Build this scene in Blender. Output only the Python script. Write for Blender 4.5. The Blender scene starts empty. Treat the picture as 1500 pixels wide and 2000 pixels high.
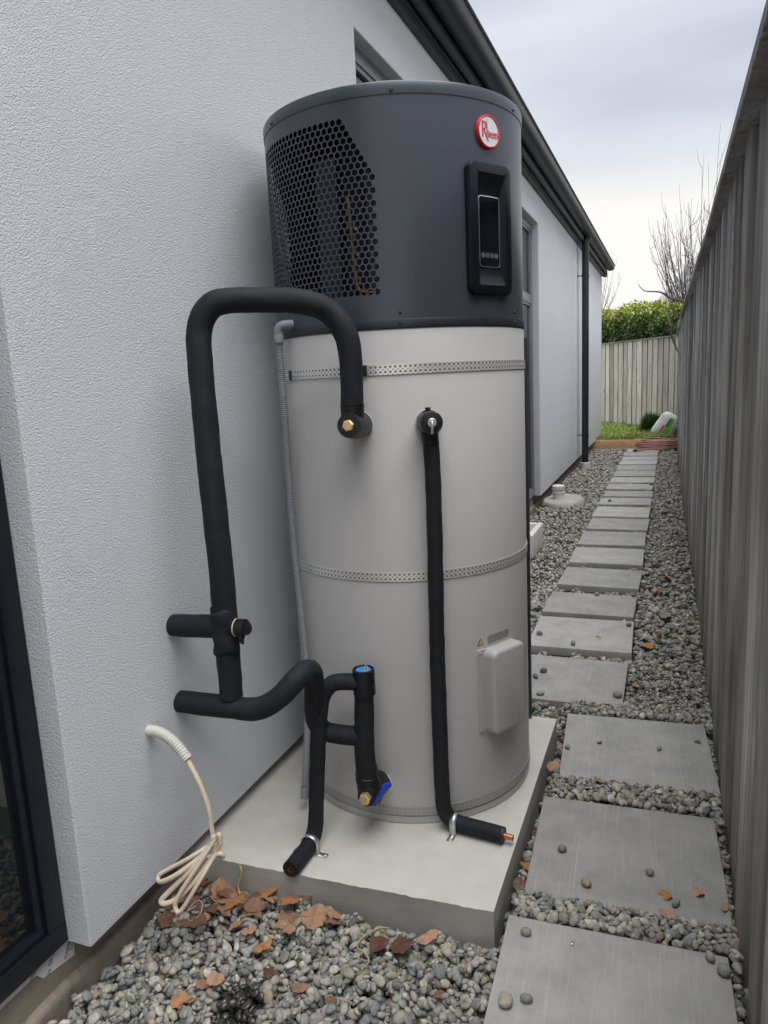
import bpy, bmesh, math, random
import numpy as np
from mathutils import Vector, Matrix, Euler, noise as mnoise

random.seed(7); rng = np.random.default_rng(7)
R_ = math.radians
scene = bpy.context.scene
COL = scene.collection

# ------------------------------------------------------------------ camera
cam_d = bpy.data.cameras.new('camera'); cam = bpy.data.objects.new('camera', cam_d); COL.objects.link(cam)
cam_d.sensor_fit = 'VERTICAL'; cam_d.sensor_height = 36.0; cam_d.sensor_width = 27.0
cam_d.lens = 1433 / 2000 * 36; cam_d.clip_start = 0.02; cam_d.clip_end = 2000
RM = [[0.93259, 0.02039, -0.36036], [0.35781, -0.18338, 0.91561], [-0.04741, -0.98283, -0.17831]]
cam.matrix_world = Matrix(((RM[0][0], -RM[0][1], -RM[0][2], 0), (RM[1][0], -RM[1][1], -RM[1][2], 0),
                           (RM[2][0], -RM[2][1], -RM[2][2], 1.22), (0, 0, 0, 1)))
scene.camera = cam

# ------------------------------------------------------------------ sky, sun, exposure
SUN_DIR = Vector((0.22, -0.16, 0.95)).normalized()
world = bpy.data.worlds.new('World'); scene.world = world; world.use_nodes = True
wn, wl = world.node_tree.nodes, world.node_tree.links
wn.clear()
w_out = wn.new('ShaderNodeOutputWorld'); w_bg = wn.new('ShaderNodeBackground')
w_sky = wn.new('ShaderNodeTexSky'); w_sky.sky_type = 'NISHITA'; w_sky.sun_disc = False
w_sky.sun_elevation = math.asin(SUN_DIR.z); w_sky.sun_rotation = math.atan2(SUN_DIR.x, SUN_DIR.y)
w_tc = wn.new('ShaderNodeTexCoord'); w_sep = wn.new('ShaderNodeSeparateXYZ')
w_map = wn.new('ShaderNodeMapping'); w_map.inputs['Scale'].default_value = (1.3, 1.3, 6.5); w_map.inputs['Location'].default_value = (0.35, 0.2, 0.62)
w_noi = wn.new('ShaderNodeTexNoise'); w_noi.inputs['Scale'].default_value = 1.15; w_noi.inputs['Detail'].default_value = 4; w_noi.inputs['Roughness'].default_value = 0.42
w_cr = wn.new('ShaderNodeValToRGB')
w_cr.color_ramp.elements[0].position = 0.38; w_cr.color_ramp.elements[0].color = (1.86, 1.98, 2.28, 1)
w_cr.color_ramp.elements[1].position = 0.62; w_cr.color_ramp.elements[1].color = (2.66, 2.75, 2.98, 1)
w_er = wn.new('ShaderNodeValToRGB')
w_er.color_ramp.elements[0].position = 0.185; w_er.color_ramp.elements[0].color = (1, 1, 1, 1)
w_er.color_ramp.elements[1].position = 0.265; w_er.color_ramp.elements[1].color = (0, 0, 0, 1)
w_add = wn.new('ShaderNodeMath'); w_add.operation = 'MULTIPLY_ADD'; w_add.inputs[1].default_value = 0.16; w_add.inputs[2].default_value = -0.08
w_add2 = wn.new('ShaderNodeMath'); w_add2.operation = 'ADD'
w_hor = wn.new('ShaderNodeMix'); w_hor.data_type = 'RGBA'; w_hor.inputs['B'].default_value = (3.36, 3.28, 3.10, 1)
w_mix = wn.new('ShaderNodeMix'); w_mix.data_type = 'RGBA'; w_mix.inputs['Factor'].default_value = 0.97
wl.new(w_tc.outputs['Generated'], w_map.inputs['Vector']); wl.new(w_map.outputs['Vector'], w_noi.inputs['Vector'])
wl.new(w_tc.outputs['Generated'], w_sep.inputs[0]); wl.new(w_noi.outputs['Fac'], w_cr.inputs['Fac'])
wl.new(w_noi.outputs['Fac'], w_add.inputs[0]); wl.new(w_sep.outputs['Z'], w_add2.inputs[0]); wl.new(w_add.outputs[0], w_add2.inputs[1])
wl.new(w_add2.outputs[0], w_er.inputs['Fac'])
wl.new(w_er.outputs['Color'], w_hor.inputs['Factor']); wl.new(w_cr.outputs['Color'], w_hor.inputs['A'])
wl.new(w_sky.outputs['Color'], w_mix.inputs['A']); wl.new(w_hor.outputs['Result'], w_mix.inputs['B'])
wl.new(w_mix.outputs['Result'], w_bg.inputs['Color']); w_bg.inputs['Strength'].default_value = 0.1
wl.new(w_bg.outputs[0], w_out.inputs['Surface'])
sun_d = bpy.data.lights.new('sun', 'SUN'); sun_d.energy = 1.5; sun_d.angle = R_(58); sun_d.color = (1.0, 0.985, 0.96)
sun = bpy.data.objects.new('sun', sun_d); COL.objects.link(sun)
sun.rotation_euler = SUN_DIR.to_track_quat('Z', 'Y').to_euler(); sun.location = (4, 4, 6)
vs = scene.view_settings; vs.view_transform = 'Standard'; vs.look = 'None'; vs.exposure = 1.58; vs.gamma = 1.0; vs.use_curve_mapping = False
scene.cycles.use_adaptive_sampling = True; scene.cycles.adaptive_threshold = 0.02; scene.cycles.max_bounces = 6; scene.cycles.diffuse_bounces = 4; scene.cycles.glossy_bounces = 3; scene.cycles.caustics_reflective = False; scene.cycles.caustics_refractive = False

# ------------------------------------------------------------------ materials
MATS = {}
def mat(name, col, rough=0.6, metal=0.0, spec=0.5, noise=None, bump=None, coat=0.0, extra=None):
    """noise=(scale xyz or float, amount, detail): colour mottling; bump=(scale, strength, distance, detail)"""
    if name in MATS: return MATS[name]
    m = bpy.data.materials.new(name); m.use_nodes = True; nt = m.node_tree; N, L = nt.nodes, nt.links
    b = N['Principled BSDF']; b.inputs['Base Color'].default_value = (*col, 1); b.inputs['Roughness'].default_value = rough
    b.inputs['Metallic'].default_value = metal; b.inputs['Specular IOR Level'].default_value = spec; b.inputs['Coat Weight'].default_value = coat
    tc = N.new('ShaderNodeTexCoord')
    def nz(sc, det, rgh=0.55, dist=0.0):
        mp = N.new('ShaderNodeMapping')
        if isinstance(sc, (int, float)): sc = (sc, sc, sc)
        mp.inputs['Scale'].default_value = sc
        n = N.new('ShaderNodeTexNoise'); n.inputs['Scale'].default_value = 1.0; n.inputs['Detail'].default_value = det
        n.inputs['Roughness'].default_value = rgh; n.inputs['Distortion'].default_value = dist
        L.new(tc.outputs['Object'], mp.inputs['Vector']); L.new(mp.outputs['Vector'], n.inputs['Vector']); return n
    if noise:
        last = None
        for (sc, amt, det, c2) in noise:
            n = nz(sc, det)
            rp = N.new('ShaderNodeMapRange'); rp.inputs['From Min'].default_value = 0.35; rp.inputs['From Max'].default_value = 0.7
            rp.inputs['To Min'].default_value = 0.0; rp.inputs['To Max'].default_value = amt
            mx = N.new('ShaderNodeMix'); mx.data_type = 'RGBA'; mx.inputs['B'].default_value = (*c2, 1)
            L.new(n.outputs['Fac'], rp.inputs['Value']); L.new(rp.outputs[0], mx.inputs['Factor'])
            if last is None: mx.inputs['A'].default_value = (*col, 1)
            else: L.new(last.outputs['Result'], mx.inputs['A'])
            last = mx
        L.new(last.outputs['Result'], b.inputs['Base Color'])
    if bump:
        prev = None
        for (sc, st, dist, det) in bump:
            n = nz(sc, det, 0.5, 0.0)
            bp = N.new('ShaderNodeBump'); bp.inputs['Strength'].default_value = st; bp.inputs['Distance'].default_value = dist
            L.new(n.outputs['Fac'], bp.inputs['Height'])
            if prev: L.new(prev.outputs[0], bp.inputs['Normal'])
            prev = bp
        L.new(prev.outputs[0], b.inputs['Normal'])
    if extra: extra(nt, b, tc)
    MATS[name] = m
    return m

def ex_stucco(nt, b, tc):
    N, L = nt.nodes, nt.links
    n1 = N.new('ShaderNodeTexNoise'); n1.inputs['Scale'].default_value = 250; n1.inputs['Detail'].default_value = 2.2; n1.inputs['Distortion'].default_value = 0.7
    n2 = N.new('ShaderNodeTexVoronoi'); n2.inputs['Scale'].default_value = 420; n2.feature = 'F1'
    L.new(tc.outputs['Object'], n1.inputs['Vector']); L.new(tc.outputs['Object'], n2.inputs['Vector'])
    ad = N.new('ShaderNodeMath'); ad.operation = 'MULTIPLY_ADD'; ad.inputs[1].default_value = -0.35
    L.new(n2.outputs['Distance'], ad.inputs[0]); L.new(n1.outputs['Fac'], ad.inputs[2])
    bp = N.new('ShaderNodeBump'); bp.inputs['Strength'].default_value = 0.7; bp.inputs['Distance'].default_value = 0.0062
    L.new(ad.outputs[0], bp.inputs['Height']); L.new(bp.outputs[0], b.inputs['Normal'])
M_STUCCO = mat('stucco', (0.70, 0.725, 0.77), 0.85, noise=[((0.7, 0.7, 0.5), 0.35, 3, (0.655, 0.68, 0.73)), ((7, 7, 5), 0.18, 4, (0.63, 0.655, 0.70))], extra=ex_stucco)
M_FOUND = mat('foundation_concrete', (0.215, 0.185, 0.15), 0.9, noise=[(9, 0.8, 5, (0.13, 0.112, 0.095)), (45, 0.35, 4, (0.27, 0.235, 0.195))],
              bump=[(60, 0.5, 0.004, 5), (260, 0.4, 0.002, 3)])
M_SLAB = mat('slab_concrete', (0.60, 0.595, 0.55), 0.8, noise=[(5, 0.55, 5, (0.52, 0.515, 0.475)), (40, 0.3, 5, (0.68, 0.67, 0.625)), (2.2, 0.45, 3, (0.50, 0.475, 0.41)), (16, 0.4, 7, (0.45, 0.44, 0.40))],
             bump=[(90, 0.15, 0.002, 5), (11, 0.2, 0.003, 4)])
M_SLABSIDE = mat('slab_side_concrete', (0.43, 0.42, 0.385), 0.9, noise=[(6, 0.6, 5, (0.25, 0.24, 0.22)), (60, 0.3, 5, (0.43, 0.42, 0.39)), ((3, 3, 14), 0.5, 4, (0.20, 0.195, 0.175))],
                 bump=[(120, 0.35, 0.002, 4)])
def paver_mat(name, base, dark, light):
    def ex(nt, b, tc):
        N, L = nt.nodes, nt.links
        mp = N.new('ShaderNodeMapping'); mp.inputs['Scale'].default_value = (210, 5.0, 1)
        oi = N.new('ShaderNodeObjectInfo'); vm = N.new('ShaderNodeVectorMath'); vm.operation = 'ADD'
        cmb = N.new('ShaderNodeCombineXYZ'); ml = N.new('ShaderNodeMath'); ml.operation = 'MULTIPLY'; ml.inputs[1].default_value = 37.0
        L.new(oi.outputs['Random'], ml.inputs[0]); L.new(ml.outputs[0], cmb.inputs['X']); L.new(ml.outputs[0], cmb.inputs['Y'])
        L.new(tc.outputs['Object'], vm.inputs[0]); L.new(cmb.outputs[0], vm.inputs[1]); L.new(vm.outputs[0], mp.inputs['Vector'])
        n = N.new('ShaderNodeTexNoise'); n.inputs['Scale'].default_value = 1; n.inputs['Detail'].default_value = 3; n.inputs['Distortion'].default_value = 0.6
        L.new(mp.outputs[0], n.inputs['Vector'])
        n2 = N.new('ShaderNodeTexNoise'); n2.inputs['Scale'].default_value = 8; n2.inputs['Detail'].default_value = 9; n2.inputs['Roughness'].default_value = 0.68; L.new(vm.outputs[0], n2.inputs['Vector'])
        n3 = N.new('ShaderNodeTexNoise'); n3.inputs['Scale'].default_value = 220; n3.inputs['Detail'].default_value = 2; L.new(vm.outputs[0], n3.inputs['Vector'])
        r1 = N.new('ShaderNodeMapRange'); r1.inputs['From Min'].default_value = 0.56; r1.inputs['From Max'].default_value = 0.74; r1.inputs['To Max'].default_value = 0.34
        r2 = N.new('ShaderNodeMapRange'); r2.inputs['From Min'].default_value = 0.38; r2.inputs['From Max'].default_value = 0.66; r2.inputs['To Max'].default_value = 0.8
        L.new(n.outputs['Fac'], r1.inputs['Value']); L.new(n2.outputs['Fac'], r2.inputs['Value'])
        m1 = N.new('ShaderNodeMix'); m1.data_type = 'RGBA'; m1.inputs['A'].default_value = (*base, 1); m1.inputs['B'].default_value = (*dark, 1)
        m2 = N.new('ShaderNodeMix'); m2.data_type = 'RGBA'; m2.inputs['B'].default_value = (*light, 1)
        L.new(r2.outputs[0], m1.inputs['Factor']); L.new(r1.outputs[0], m2.inputs['Factor']); L.new(m1.outputs['Result'], m2.inputs['A'])
        hs = N.new('ShaderNodeHueSaturation'); rv = N.new('ShaderNodeMapRange'); rv.inputs['To Min'].default_value = 0.80; rv.inputs['To Max'].default_value = 1.08
        L.new(oi.outputs['Random'], rv.inputs['Value']); L.new(rv.outputs[0], hs.inputs['Value']); L.new(m2.outputs['Result'], hs.inputs['Color'])
        L.new(hs.outputs[0], b.inputs['Base Color'])
        ad = N.new('ShaderNodeMath'); ad.operation = 'MULTIPLY_ADD'; ad.inputs[1].default_value = 0.35
        L.new(n3.outputs['Fac'], ad.inputs[0]); L.new(n.outputs['Fac'], ad.inputs[2])
        bp = N.new('ShaderNodeBump'); bp.inputs['Strength'].default_value = 0.5; bp.inputs['Distance'].default_value = 0.0028
        L.new(ad.outputs[0], bp.inputs['Height']); L.new(bp.outputs[0], b.inputs['Normal'])
    return mat(name, base, 0.78, extra=ex)
M_PAVER = paver_mat('paver_concrete', (0.395, 0.39, 0.378), (0.27, 0.268, 0.264), (0.60, 0.59, 0.57))

def ex_pebble(nt, b, tc):
    N, L = nt.nodes, nt.links
    at = N.new('ShaderNodeAttribute'); at.attribute_name = 'pcol'
    n = N.new('ShaderNodeTexNoise'); n.inputs['Scale'].default_value = 160; n.inputs['Detail'].default_value = 4
    ge = N.new('ShaderNodeNewGeometry'); L.new(ge.outputs['Position'], n.inputs['Vector'])
    r = N.new('ShaderNodeMapRange'); r.inputs['From Min'].default_value = 0.3; r.inputs['From Max'].default_value = 0.7; r.inputs['To Min'].default_value = 0.74; r.inputs['To Max'].default_value = 1.22
    L.new(n.outputs['Fac'], r.inputs['Value'])
    vm = N.new('ShaderNodeVectorMath'); vm.operation = 'SCALE'; L.new(at.outputs['Color'], vm.inputs[0]); L.new(r.outputs[0], vm.inputs['Scale'])
    L.new(vm.outputs[0], b.inputs['Base Color'])
    r2 = N.new('ShaderNodeMapRange'); r2.inputs['From Min'].default_value = 0.0; r2.inputs['From Max'].default_value = 1.0; r2.inputs['To Min'].default_value = 0.22; r2.inputs['To Max'].default_value = 0.8
    L.new(at.outputs['Alpha'], r2.inputs['Value']); L.new(r2.outputs[0], b.inputs['Roughness'])
    bp = N.new('ShaderNodeBump'); bp.inputs['Strength'].default_value = 0.25; bp.inputs['Distance'].default_value = 0.002
    L.new(n.outputs['Fac'], bp.inputs['Height']); L.new(bp.outputs[0], b.inputs['Normal'])
M_PEB = mat('river_pebble', (0.3, 0.3, 0.3), 0.6, extra=ex_pebble)
M_SOIL = mat('soil', (0.13, 0.12, 0.105), 0.95, noise=[(40, 0.8, 5, (0.19, 0.175, 0.15))], bump=[(80, 0.8, 0.01, 5)])

def wood_mat(name, a, bcol, c, stain=None):
    def ex(nt, b, tc):
        N, L = nt.nodes, nt.links
        oi = N.new('ShaderNodeObjectInfo'); ml = N.new('ShaderNodeMath'); ml.operation = 'MULTIPLY'; ml.inputs[1].default_value = 53.0
        L.new(oi.outputs['Random'], ml.inputs[0]); cm = N.new('ShaderNodeCombineXYZ')
        for k in 'XYZ': L.new(ml.outputs[0], cm.inputs[k])
        vm = N.new('ShaderNodeVectorMath'); vm.operation = 'ADD'; L.new(tc.outputs['Object'], vm.inputs[0]); L.new(cm.outputs[0], vm.inputs[1])
        def g(sc, det, dist=0.0):
            mp = N.new('ShaderNodeMapping'); mp.inputs['Scale'].default_value = sc; L.new(vm.outputs[0], mp.inputs['Vector'])
            n = N.new('ShaderNodeTexNoise'); n.inputs['Scale'].default_value = 1; n.inputs['Detail'].default_value = det; n.inputs['Distortion'].default_value = dist
            L.new(mp.outputs[0], n.inputs['Vector']); return n
        g1 = g((150, 150, 3.0), 4, 0.4); g2 = g((25, 25, 1.4), 3, 0.8); g3 = g((4, 4, 2.2), 4)
        r1 = N.new('ShaderNodeMapRange'); r1.inputs['From Min'].default_value = 0.35; r1.inputs['From Max'].default_value = 0.68
        r2 = N.new('ShaderNodeMapRange'); r2.inputs['From Min'].default_value = 0.40; r2.inputs['From Max'].default_value = 0.72
        L.new(g1.outputs['Fac'], r1.inputs['Value']); L.new(g3.outputs['Fac'], r2.inputs['Value'])
        m1 = N.new('ShaderNodeMix'); m1.data_type = 'RGBA'; m1.inputs['A'].default_value = (*a, 1); m1.inputs['B'].default_value = (*bcol, 1)
        m2 = N.new('ShaderNodeMix'); m2.data_type = 'RGBA'; m2.inputs['B'].default_value = (*c, 1)
        L.new(r1.outputs[0], m1.inputs['Factor']); L.new(r2.outputs[0], m2.inputs['Factor']); L.new(m1.outputs['Result'], m2.inputs['A'])
        r3 = N.new('ShaderNodeMapRange'); r3.inputs['From Min'].default_value = 0.50; r3.inputs['From Max'].default_value = 0.70; r3.inputs['To Max'].default_value = 0.75
        g4 = g((42, 42, 1.1), 5, 0.5); L.new(g4.outputs['Fac'], r3.inputs['Value'])
        m4 = N.new('ShaderNodeMix'); m4.data_type = 'RGBA'; m4.inputs['B'].default_value = (a[0] * .48, a[1] * .46, a[2] * .44, 1)
        L.new(r3.outputs[0], m4.inputs['Factor']); L.new(m2.outputs['Result'], m4.inputs['A']); m2 = m4
        hs = N.new('ShaderNodeHueSaturation'); rv = N.new('ShaderNodeMapRange'); rv.inputs['To Min'].default_value = 0.58; rv.inputs['To Max'].default_value = 1.32
        L.new(oi.outputs['Random'], rv.inputs['Value']); L.new(rv.outputs[0], hs.inputs['Value']); L.new(m2.outputs['Result'], hs.inputs['Color'])
        last = hs.outputs[0]
        if stain:
            ge = N.new('ShaderNodeNewGeometry'); sp = N.new('ShaderNodeSeparateXYZ'); L.new(ge.outputs['Position'], sp.inputs[0])
            ad = N.new('ShaderNodeMath'); ad.operation = 'MULTIPLY_ADD'; ad.inputs[1].default_value = 0.5; L.new(g2.outputs['Fac'], ad.inputs[0]); L.new(sp.outputs['Z'], ad.inputs[2])
            rs = N.new('ShaderNodeMapRange'); rs.inputs['From Min'].default_value = 0.22; rs.inputs['From Max'].default_value = 0.65; rs.inputs['To Min'].default_value = 0.8; rs.inputs['To Max'].default_value = 0.0
            L.new(ad.outputs[0], rs.inputs['Value'])
            m3 = N.new('ShaderNodeMix'); m3.data_type = 'RGBA'; m3.inputs['B'].default_value = (*stain, 1)
            L.new(rs.outputs[0], m3.inputs['Factor']); L.new(last, m3.inputs['A']); last = m3.outputs['Result']
        kmp = N.new('ShaderNodeMapping'); kmp.inputs['Scale'].default_value = (7, 7, 2.2); L.new(vm.outputs[0], kmp.inputs['Vector'])
        kv = N.new('ShaderNodeTexVoronoi'); kv.inputs['Scale'].default_value = 1; L.new(kmp.outputs[0], kv.inputs['Vector'])
        kr = N.new('ShaderNodeMapRange'); kr.inputs['From Min'].default_value = 0.05; kr.inputs['From Max'].default_value = 0.13; kr.inputs['To Min'].default_value = 0.75; kr.inputs['To Max'].default_value = 0.0
        L.new(kv.outputs['Distance'], kr.inputs['Value'])
        km = N.new('ShaderNodeMix'); km.data_type = 'RGBA'; km.inputs['B'].default_value = (a[0] * .28, a[1] * .26, a[2] * .24, 1)
        L.new(kr.outputs[0], km.inputs['Factor']); L.new(last, km.inputs['A']); last = km.outputs['Result']
        L.new(last, b.inputs['Base Color'])
        bp = N.new('ShaderNodeBump'); bp.inputs['Strength'].default_value = 0.8; bp.inputs['Distance'].default_value = 0.004
        ad2 = N.new('ShaderNodeMath'); ad2.operation = 'ADD'; L.new(g1.outputs['Fac'], ad2.inputs[0]); L.new(g2.outputs['Fac'], ad2.inputs[1])
        L.new(ad2.outputs[0], bp.inputs['Height']); L.new(bp.outputs[0], b.inputs['Normal'])
    return mat(name, a, 0.82, spec=0.35, extra=ex)
M_WOOD = wood_mat('weathered_wood', (0.36, 0.354, 0.342), (0.58, 0.568, 0.545), (0.24, 0.228, 0.212), stain=(0.235, 0.21, 0.165))
M_WOOD2 = wood_mat('pale_weathered_wood', (0.70, 0.675, 0.635), (0.80, 0.78, 0.745), (0.60, 0.57, 0.525))
M_TIMBER = mat('new_timber', (0.72, 0.45, 0.26), 0.75, noise=[((3, 40, 40), 0.7, 4, (0.60, 0.34, 0.17)), (9, 0.5, 3, (0.40, 0.20, 0.10))])

def ex_tank(nt, b, tc):
    pass
M_TANK = mat('tank_enamel', (0.44, 0.43, 0.425), 0.40, spec=0.45, noise=[((2, 2, 1.2), 0.35, 2, (0.415, 0.402, 0.395))], bump=[(900, 0.12, 0.0006, 2)])
M_CASE = mat('dark_casing', (0.062, 0.070, 0.088), 0.33, metal=0.25, spec=0.5, noise=[((3, 3, 2), 0.3, 2, (0.053, 0.060, 0.076))], bump=[(1200, 0.08, 0.0004, 2)])
M_CASEDK = mat('dark_band', (0.022, 0.025, 0.034), 0.4)
M_INT = mat('dark_interior', (0.010, 0.012, 0.016), 0.7)
M_FIN = mat('evaporator_fin', (0.028, 0.040, 0.047), 0.5, metal=0.5)
M_COPPER = mat('copper', (0.62, 0.26, 0.14), 0.35, metal=0.9, noise=[(60, 0.6, 3, (0.40, 0.15, 0.08))])
M_COPPERD = mat('dull_copper', (0.26, 0.10, 0.06), 0.5, metal=0.8)
M_BRASS = mat('brass', (0.80, 0.60, 0.30), 0.38, metal=0.7, noise=[(80, 0.5, 3, (0.60, 0.42, 0.18))])
M_FOAM = mat('pipe_foam', (0.0065, 0.0075, 0.012), 0.72, spec=0.35, noise=[((14, 14, 9), 0.4, 5, (0.014, 0.015, 0.020)), ((38, 38, 26), 0.12, 7, (0.05, 0.05, 0.055))], bump=[(26, 0.25, 0.004, 3), (400, 0.15, 0.001, 2)])
M_RUB = mat('black_rubber', (0.006, 0.0065, 0.009), 0.45, spec=0.45)
M_ZINC = mat('zinc_steel', (0.60, 0.61, 0.62), 0.45, metal=0.95, noise=[(50, 0.5, 3, (0.40, 0.41, 0.42))])
M_GREYPVC = mat('grey_pvc', (0.215, 0.24, 0.255), 0.5)
M_WHITEPVC = mat('white_pvc', (0.66, 0.64, 0.59), 0.5, noise=[(14, 0.4, 4, (0.52, 0.49, 0.43))])
M_CREAMPVC = mat('cream_corrugated', (0.55, 0.55, 0.49), 0.5)
M_CABLE = mat('beige_cable', (0.60, 0.51, 0.40), 0.5, noise=[(60, 0.4, 2, (0.52, 0.43, 0.33))])
M_BLUE = mat('blue_plastic', (0.012, 0.055, 0.48), 0.35)
M_CYAN = mat('blue_cap', (0.02, 0.24, 0.62), 0.4)
M_CLEAR = mat('pale_plastic_plate', (0.44, 0.435, 0.43), 0.3, noise=[(60, 0.4, 2, (0.48, 0.475, 0.47))])
M_PLRIM = mat('plate_rim', (0.62, 0.62, 0.61), 0.3)
M_RED = mat('badge_red', (0.62, 0.022, 0.028), 0.35, coat=0.4)
M_SILVER = mat('badge_silver', (0.74, 0.75, 0.77), 0.3, metal=0.55)
M_PANEL = mat('panel_black', (0.006, 0.007, 0.011), 0.3, spec=0.35)
M_SCREEN = mat('screen_glass', (0.003, 0.004, 0.008), 0.07, spec=0.6)
M_CHROME = mat('screen_rim', (0.66, 0.68, 0.72), 0.2, metal=0.9)
M_ICON = mat('icon_print', (0.38, 0.40, 0.44), 0.5)
M_BOX = mat('cover_plastic', (0.42, 0.415, 0.41), 0.45)
M_FRAME = mat('window_black_aluminium', (0.008, 0.010, 0.018), 0.35, metal=0.2, noise=[(30, 0.3, 3, (0.022, 0.024, 0.032))])
M_FRAMEG = mat('window_grey_aluminium', (0.21, 0.225, 0.25), 0.38, metal=0.3)
M_GLASS = mat('window_glass', (0.010, 0.012, 0.014), 0.03, spec=0.6)
M_GUT = mat('gutter_steel', (0.018, 0.023, 0.037), 0.42, metal=0.0, spec=0.3)
M_GUTD = mat('soffit_paint_and_gap_shade', (0.012, 0.014, 0.020), 0.5)
M_DP = mat('downpipe_black', (0.014, 0.016, 0.024), 0.4)
M_ROOF = mat('roof_steel', (0.06, 0.065, 0.075), 0.5)
M_FLASH = mat('flashing_tape', (0.55, 0.55, 0.56), 0.5)
M_INK = mat('black_ink', (0.02, 0.02, 0.02), 0.6)
M_YEL = mat('warning_yellow', (0.62, 0.52, 0.05), 0.5)
def ex_micro(nt, b, tc):
    N, L = nt.nodes, nt.links
    mp = N.new('ShaderNodeMapping'); mp.inputs['Scale'].default_value = (900, 900, 420); L.new(tc.outputs['Object'], mp.inputs['Vector'])
    n = N.new('ShaderNodeTexNoise'); n.inputs['Scale'].default_value = 1; n.inputs['Detail'].default_value = 1; L.new(mp.outputs[0], n.inputs['Vector'])
    r = N.new('ShaderNodeValToRGB'); r.color_ramp.elements[0].position = 0.44; r.color_ramp.elements[0].color = (0.11, 0.11, 0.12, 1)
    r.color_ramp.elements[1].position = 0.56; r.color_ramp.elements[1].color = (0.40, 0.39, 0.385, 1)
    L.new(n.outputs['Fac'], r.inputs['Fac']); L.new(r.outputs[0], b.inputs['Base Color'])
M_MICRO = mat('small_print', (0.3, 0.3, 0.3), 0.5, extra=ex_micro)
def ex_strap(nt, b, tc):
    N, L = nt.nodes, nt.links
    uv = N.new('ShaderNodeUVMap'); uv.uv_map = 'UVMap'
    def dots(scale, off, rad):
        mp = N.new('ShaderNodeMapping'); mp.inputs['Scale'].default_value = (*scale, 1); mp.inputs['Location'].default_value = (*off, 0)
        L.new(uv.outputs[0], mp.inputs['Vector'])
        fr = N.new('ShaderNodeVectorMath'); fr.operation = 'FRACTION'; L.new(mp.outputs[0], fr.inputs[0])
        sb = N.new('ShaderNodeVectorMath'); sb.operation = 'SUBTRACT'; sb.inputs[1].default_value = (0.5, 0.5, 0); L.new(fr.outputs[0], sb.inputs[0])
        ln = N.new('ShaderNodeVectorMath'); ln.operation = 'LENGTH'; L.new(sb.outputs[0], ln.inputs[0])
        lt = N.new('ShaderNodeMath'); lt.operation = 'LESS_THAN'; lt.inputs[1].default_value = rad; L.new(ln.outputs['Value'], lt.inputs[0]); return lt
    d1 = dots((85, 85), (0, 0), 0.25); d2 = dots((85, 85), (0.5, 0.5), 0.13)
    mx = N.new('ShaderNodeMath'); mx.operation = 'MAXIMUM'; L.new(d1.outputs[0], mx.inputs[0]); L.new(d2.outputs[0], mx.inputs[1])
    m = N.new('ShaderNodeMix'); m.data_type = 'RGBA'; m.inputs['A'].default_value = (0.82, 0.81, 0.79, 1); m.inputs['B'].default_value = (0.16, 0.155, 0.15, 1)
    L.new(mx.outputs[0], m.inputs['Factor']); L.new(m.outputs['Result'], b.inputs['Base Color'])
    inv = N.new('ShaderNodeMath'); inv.operation = 'SUBTRACT'; inv.inputs[0].default_value = 0.55; L.new(mx.outputs[0], inv.inputs[1]); L.new(inv.outputs[0], b.inputs['Metallic'])
M_STRAP = mat('perforated_strap', (0.5, 0.5, 0.5), 0.36, metal=0.8, extra=ex_strap)
def ex_strapb(nt, b, tc):
    ex_strap(nt, b, tc)
    for n in nt.nodes:
        if n.type == 'MIX': n.inputs['A'].default_value = (0.36, 0.35, 0.345, 1); n.inputs['B'].default_value = (0.27, 0.26, 0.255, 1)
    for l in list(nt.links):
        if l.to_socket == b.inputs['Metallic']: nt.links.remove(l)
    b.inputs['Metallic'].default_value = 0.2
M_STRAPB = mat('dull_strap', (0.4, 0.4, 0.4), 0.5, metal=0.2, extra=ex_strapb)
def leafmat(name, a, b2, rough=0.7, rand=True):
    def ex(nt, b, tc):
        N, L = nt.nodes, nt.links
        oi = N.new('ShaderNodeObjectInfo'); at = N.new('ShaderNodeAttribute'); at.attribute_name = 'lv'
        ad = N.new('ShaderNodeMath'); ad.operation = 'ADD'; ad.inputs[0].default_value = 0.0; L.new(at.outputs['Fac'], ad.inputs[1])
        if rand: L.new(oi.outputs['Random'], ad.inputs[0])
        fr = N.new('ShaderNodeMath'); fr.operation = 'FRACT'; L.new(ad.outputs[0], fr.inputs[0])
        m = N.new('ShaderNodeMix'); m.data_type = 'RGBA'; m.inputs['A'].default_value = (*a, 1); m.inputs['B'].default_value = (*b2, 1)
        L.new(fr.outputs[0], m.inputs['Factor'])
        n = N.new('ShaderNodeTexNoise'); n.inputs['Scale'].default_value = 90; n.inputs['Detail'].default_value = 4; L.new(tc.outputs['Object'], n.inputs['Vector'])
        r = N.new('ShaderNodeMapRange'); r.inputs['From Min'].default_value = 0.3; r.inputs['From Max'].default_value = 0.7; r.inputs['To Min'].default_value = 0.6; r.inputs['To Max'].default_value = 1.25
        L.new(n.outputs['Fac'], r.inputs['Value'])
        vm = N.new('ShaderNodeVectorMath'); vm.operation = 'SCALE'; L.new(m.outputs['Result'], vm.inputs[0]); L.new(r.outputs[0], vm.inputs['Scale'])
        L.new(vm.outputs[0], b.inputs['Base Color'])
    return mat(name, a, rough, extra=ex)
M_LEAFO = leafmat('leaf_orange', (0.36, 0.17, 0.07), (0.42, 0.22, 0.10))
M_LEAFB = leafmat('leaf_brown', (0.15, 0.075, 0.048), (0.36, 0.21, 0.125))
M_LEAFD = leafmat('leaf_dark', (0.10, 0.04, 0.028), (0.16, 0.075, 0.045))
M_LEAFP = leafmat('leaf_pale', (0.42, 0.24, 0.15), (0.34, 0.19, 0.12))
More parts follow.
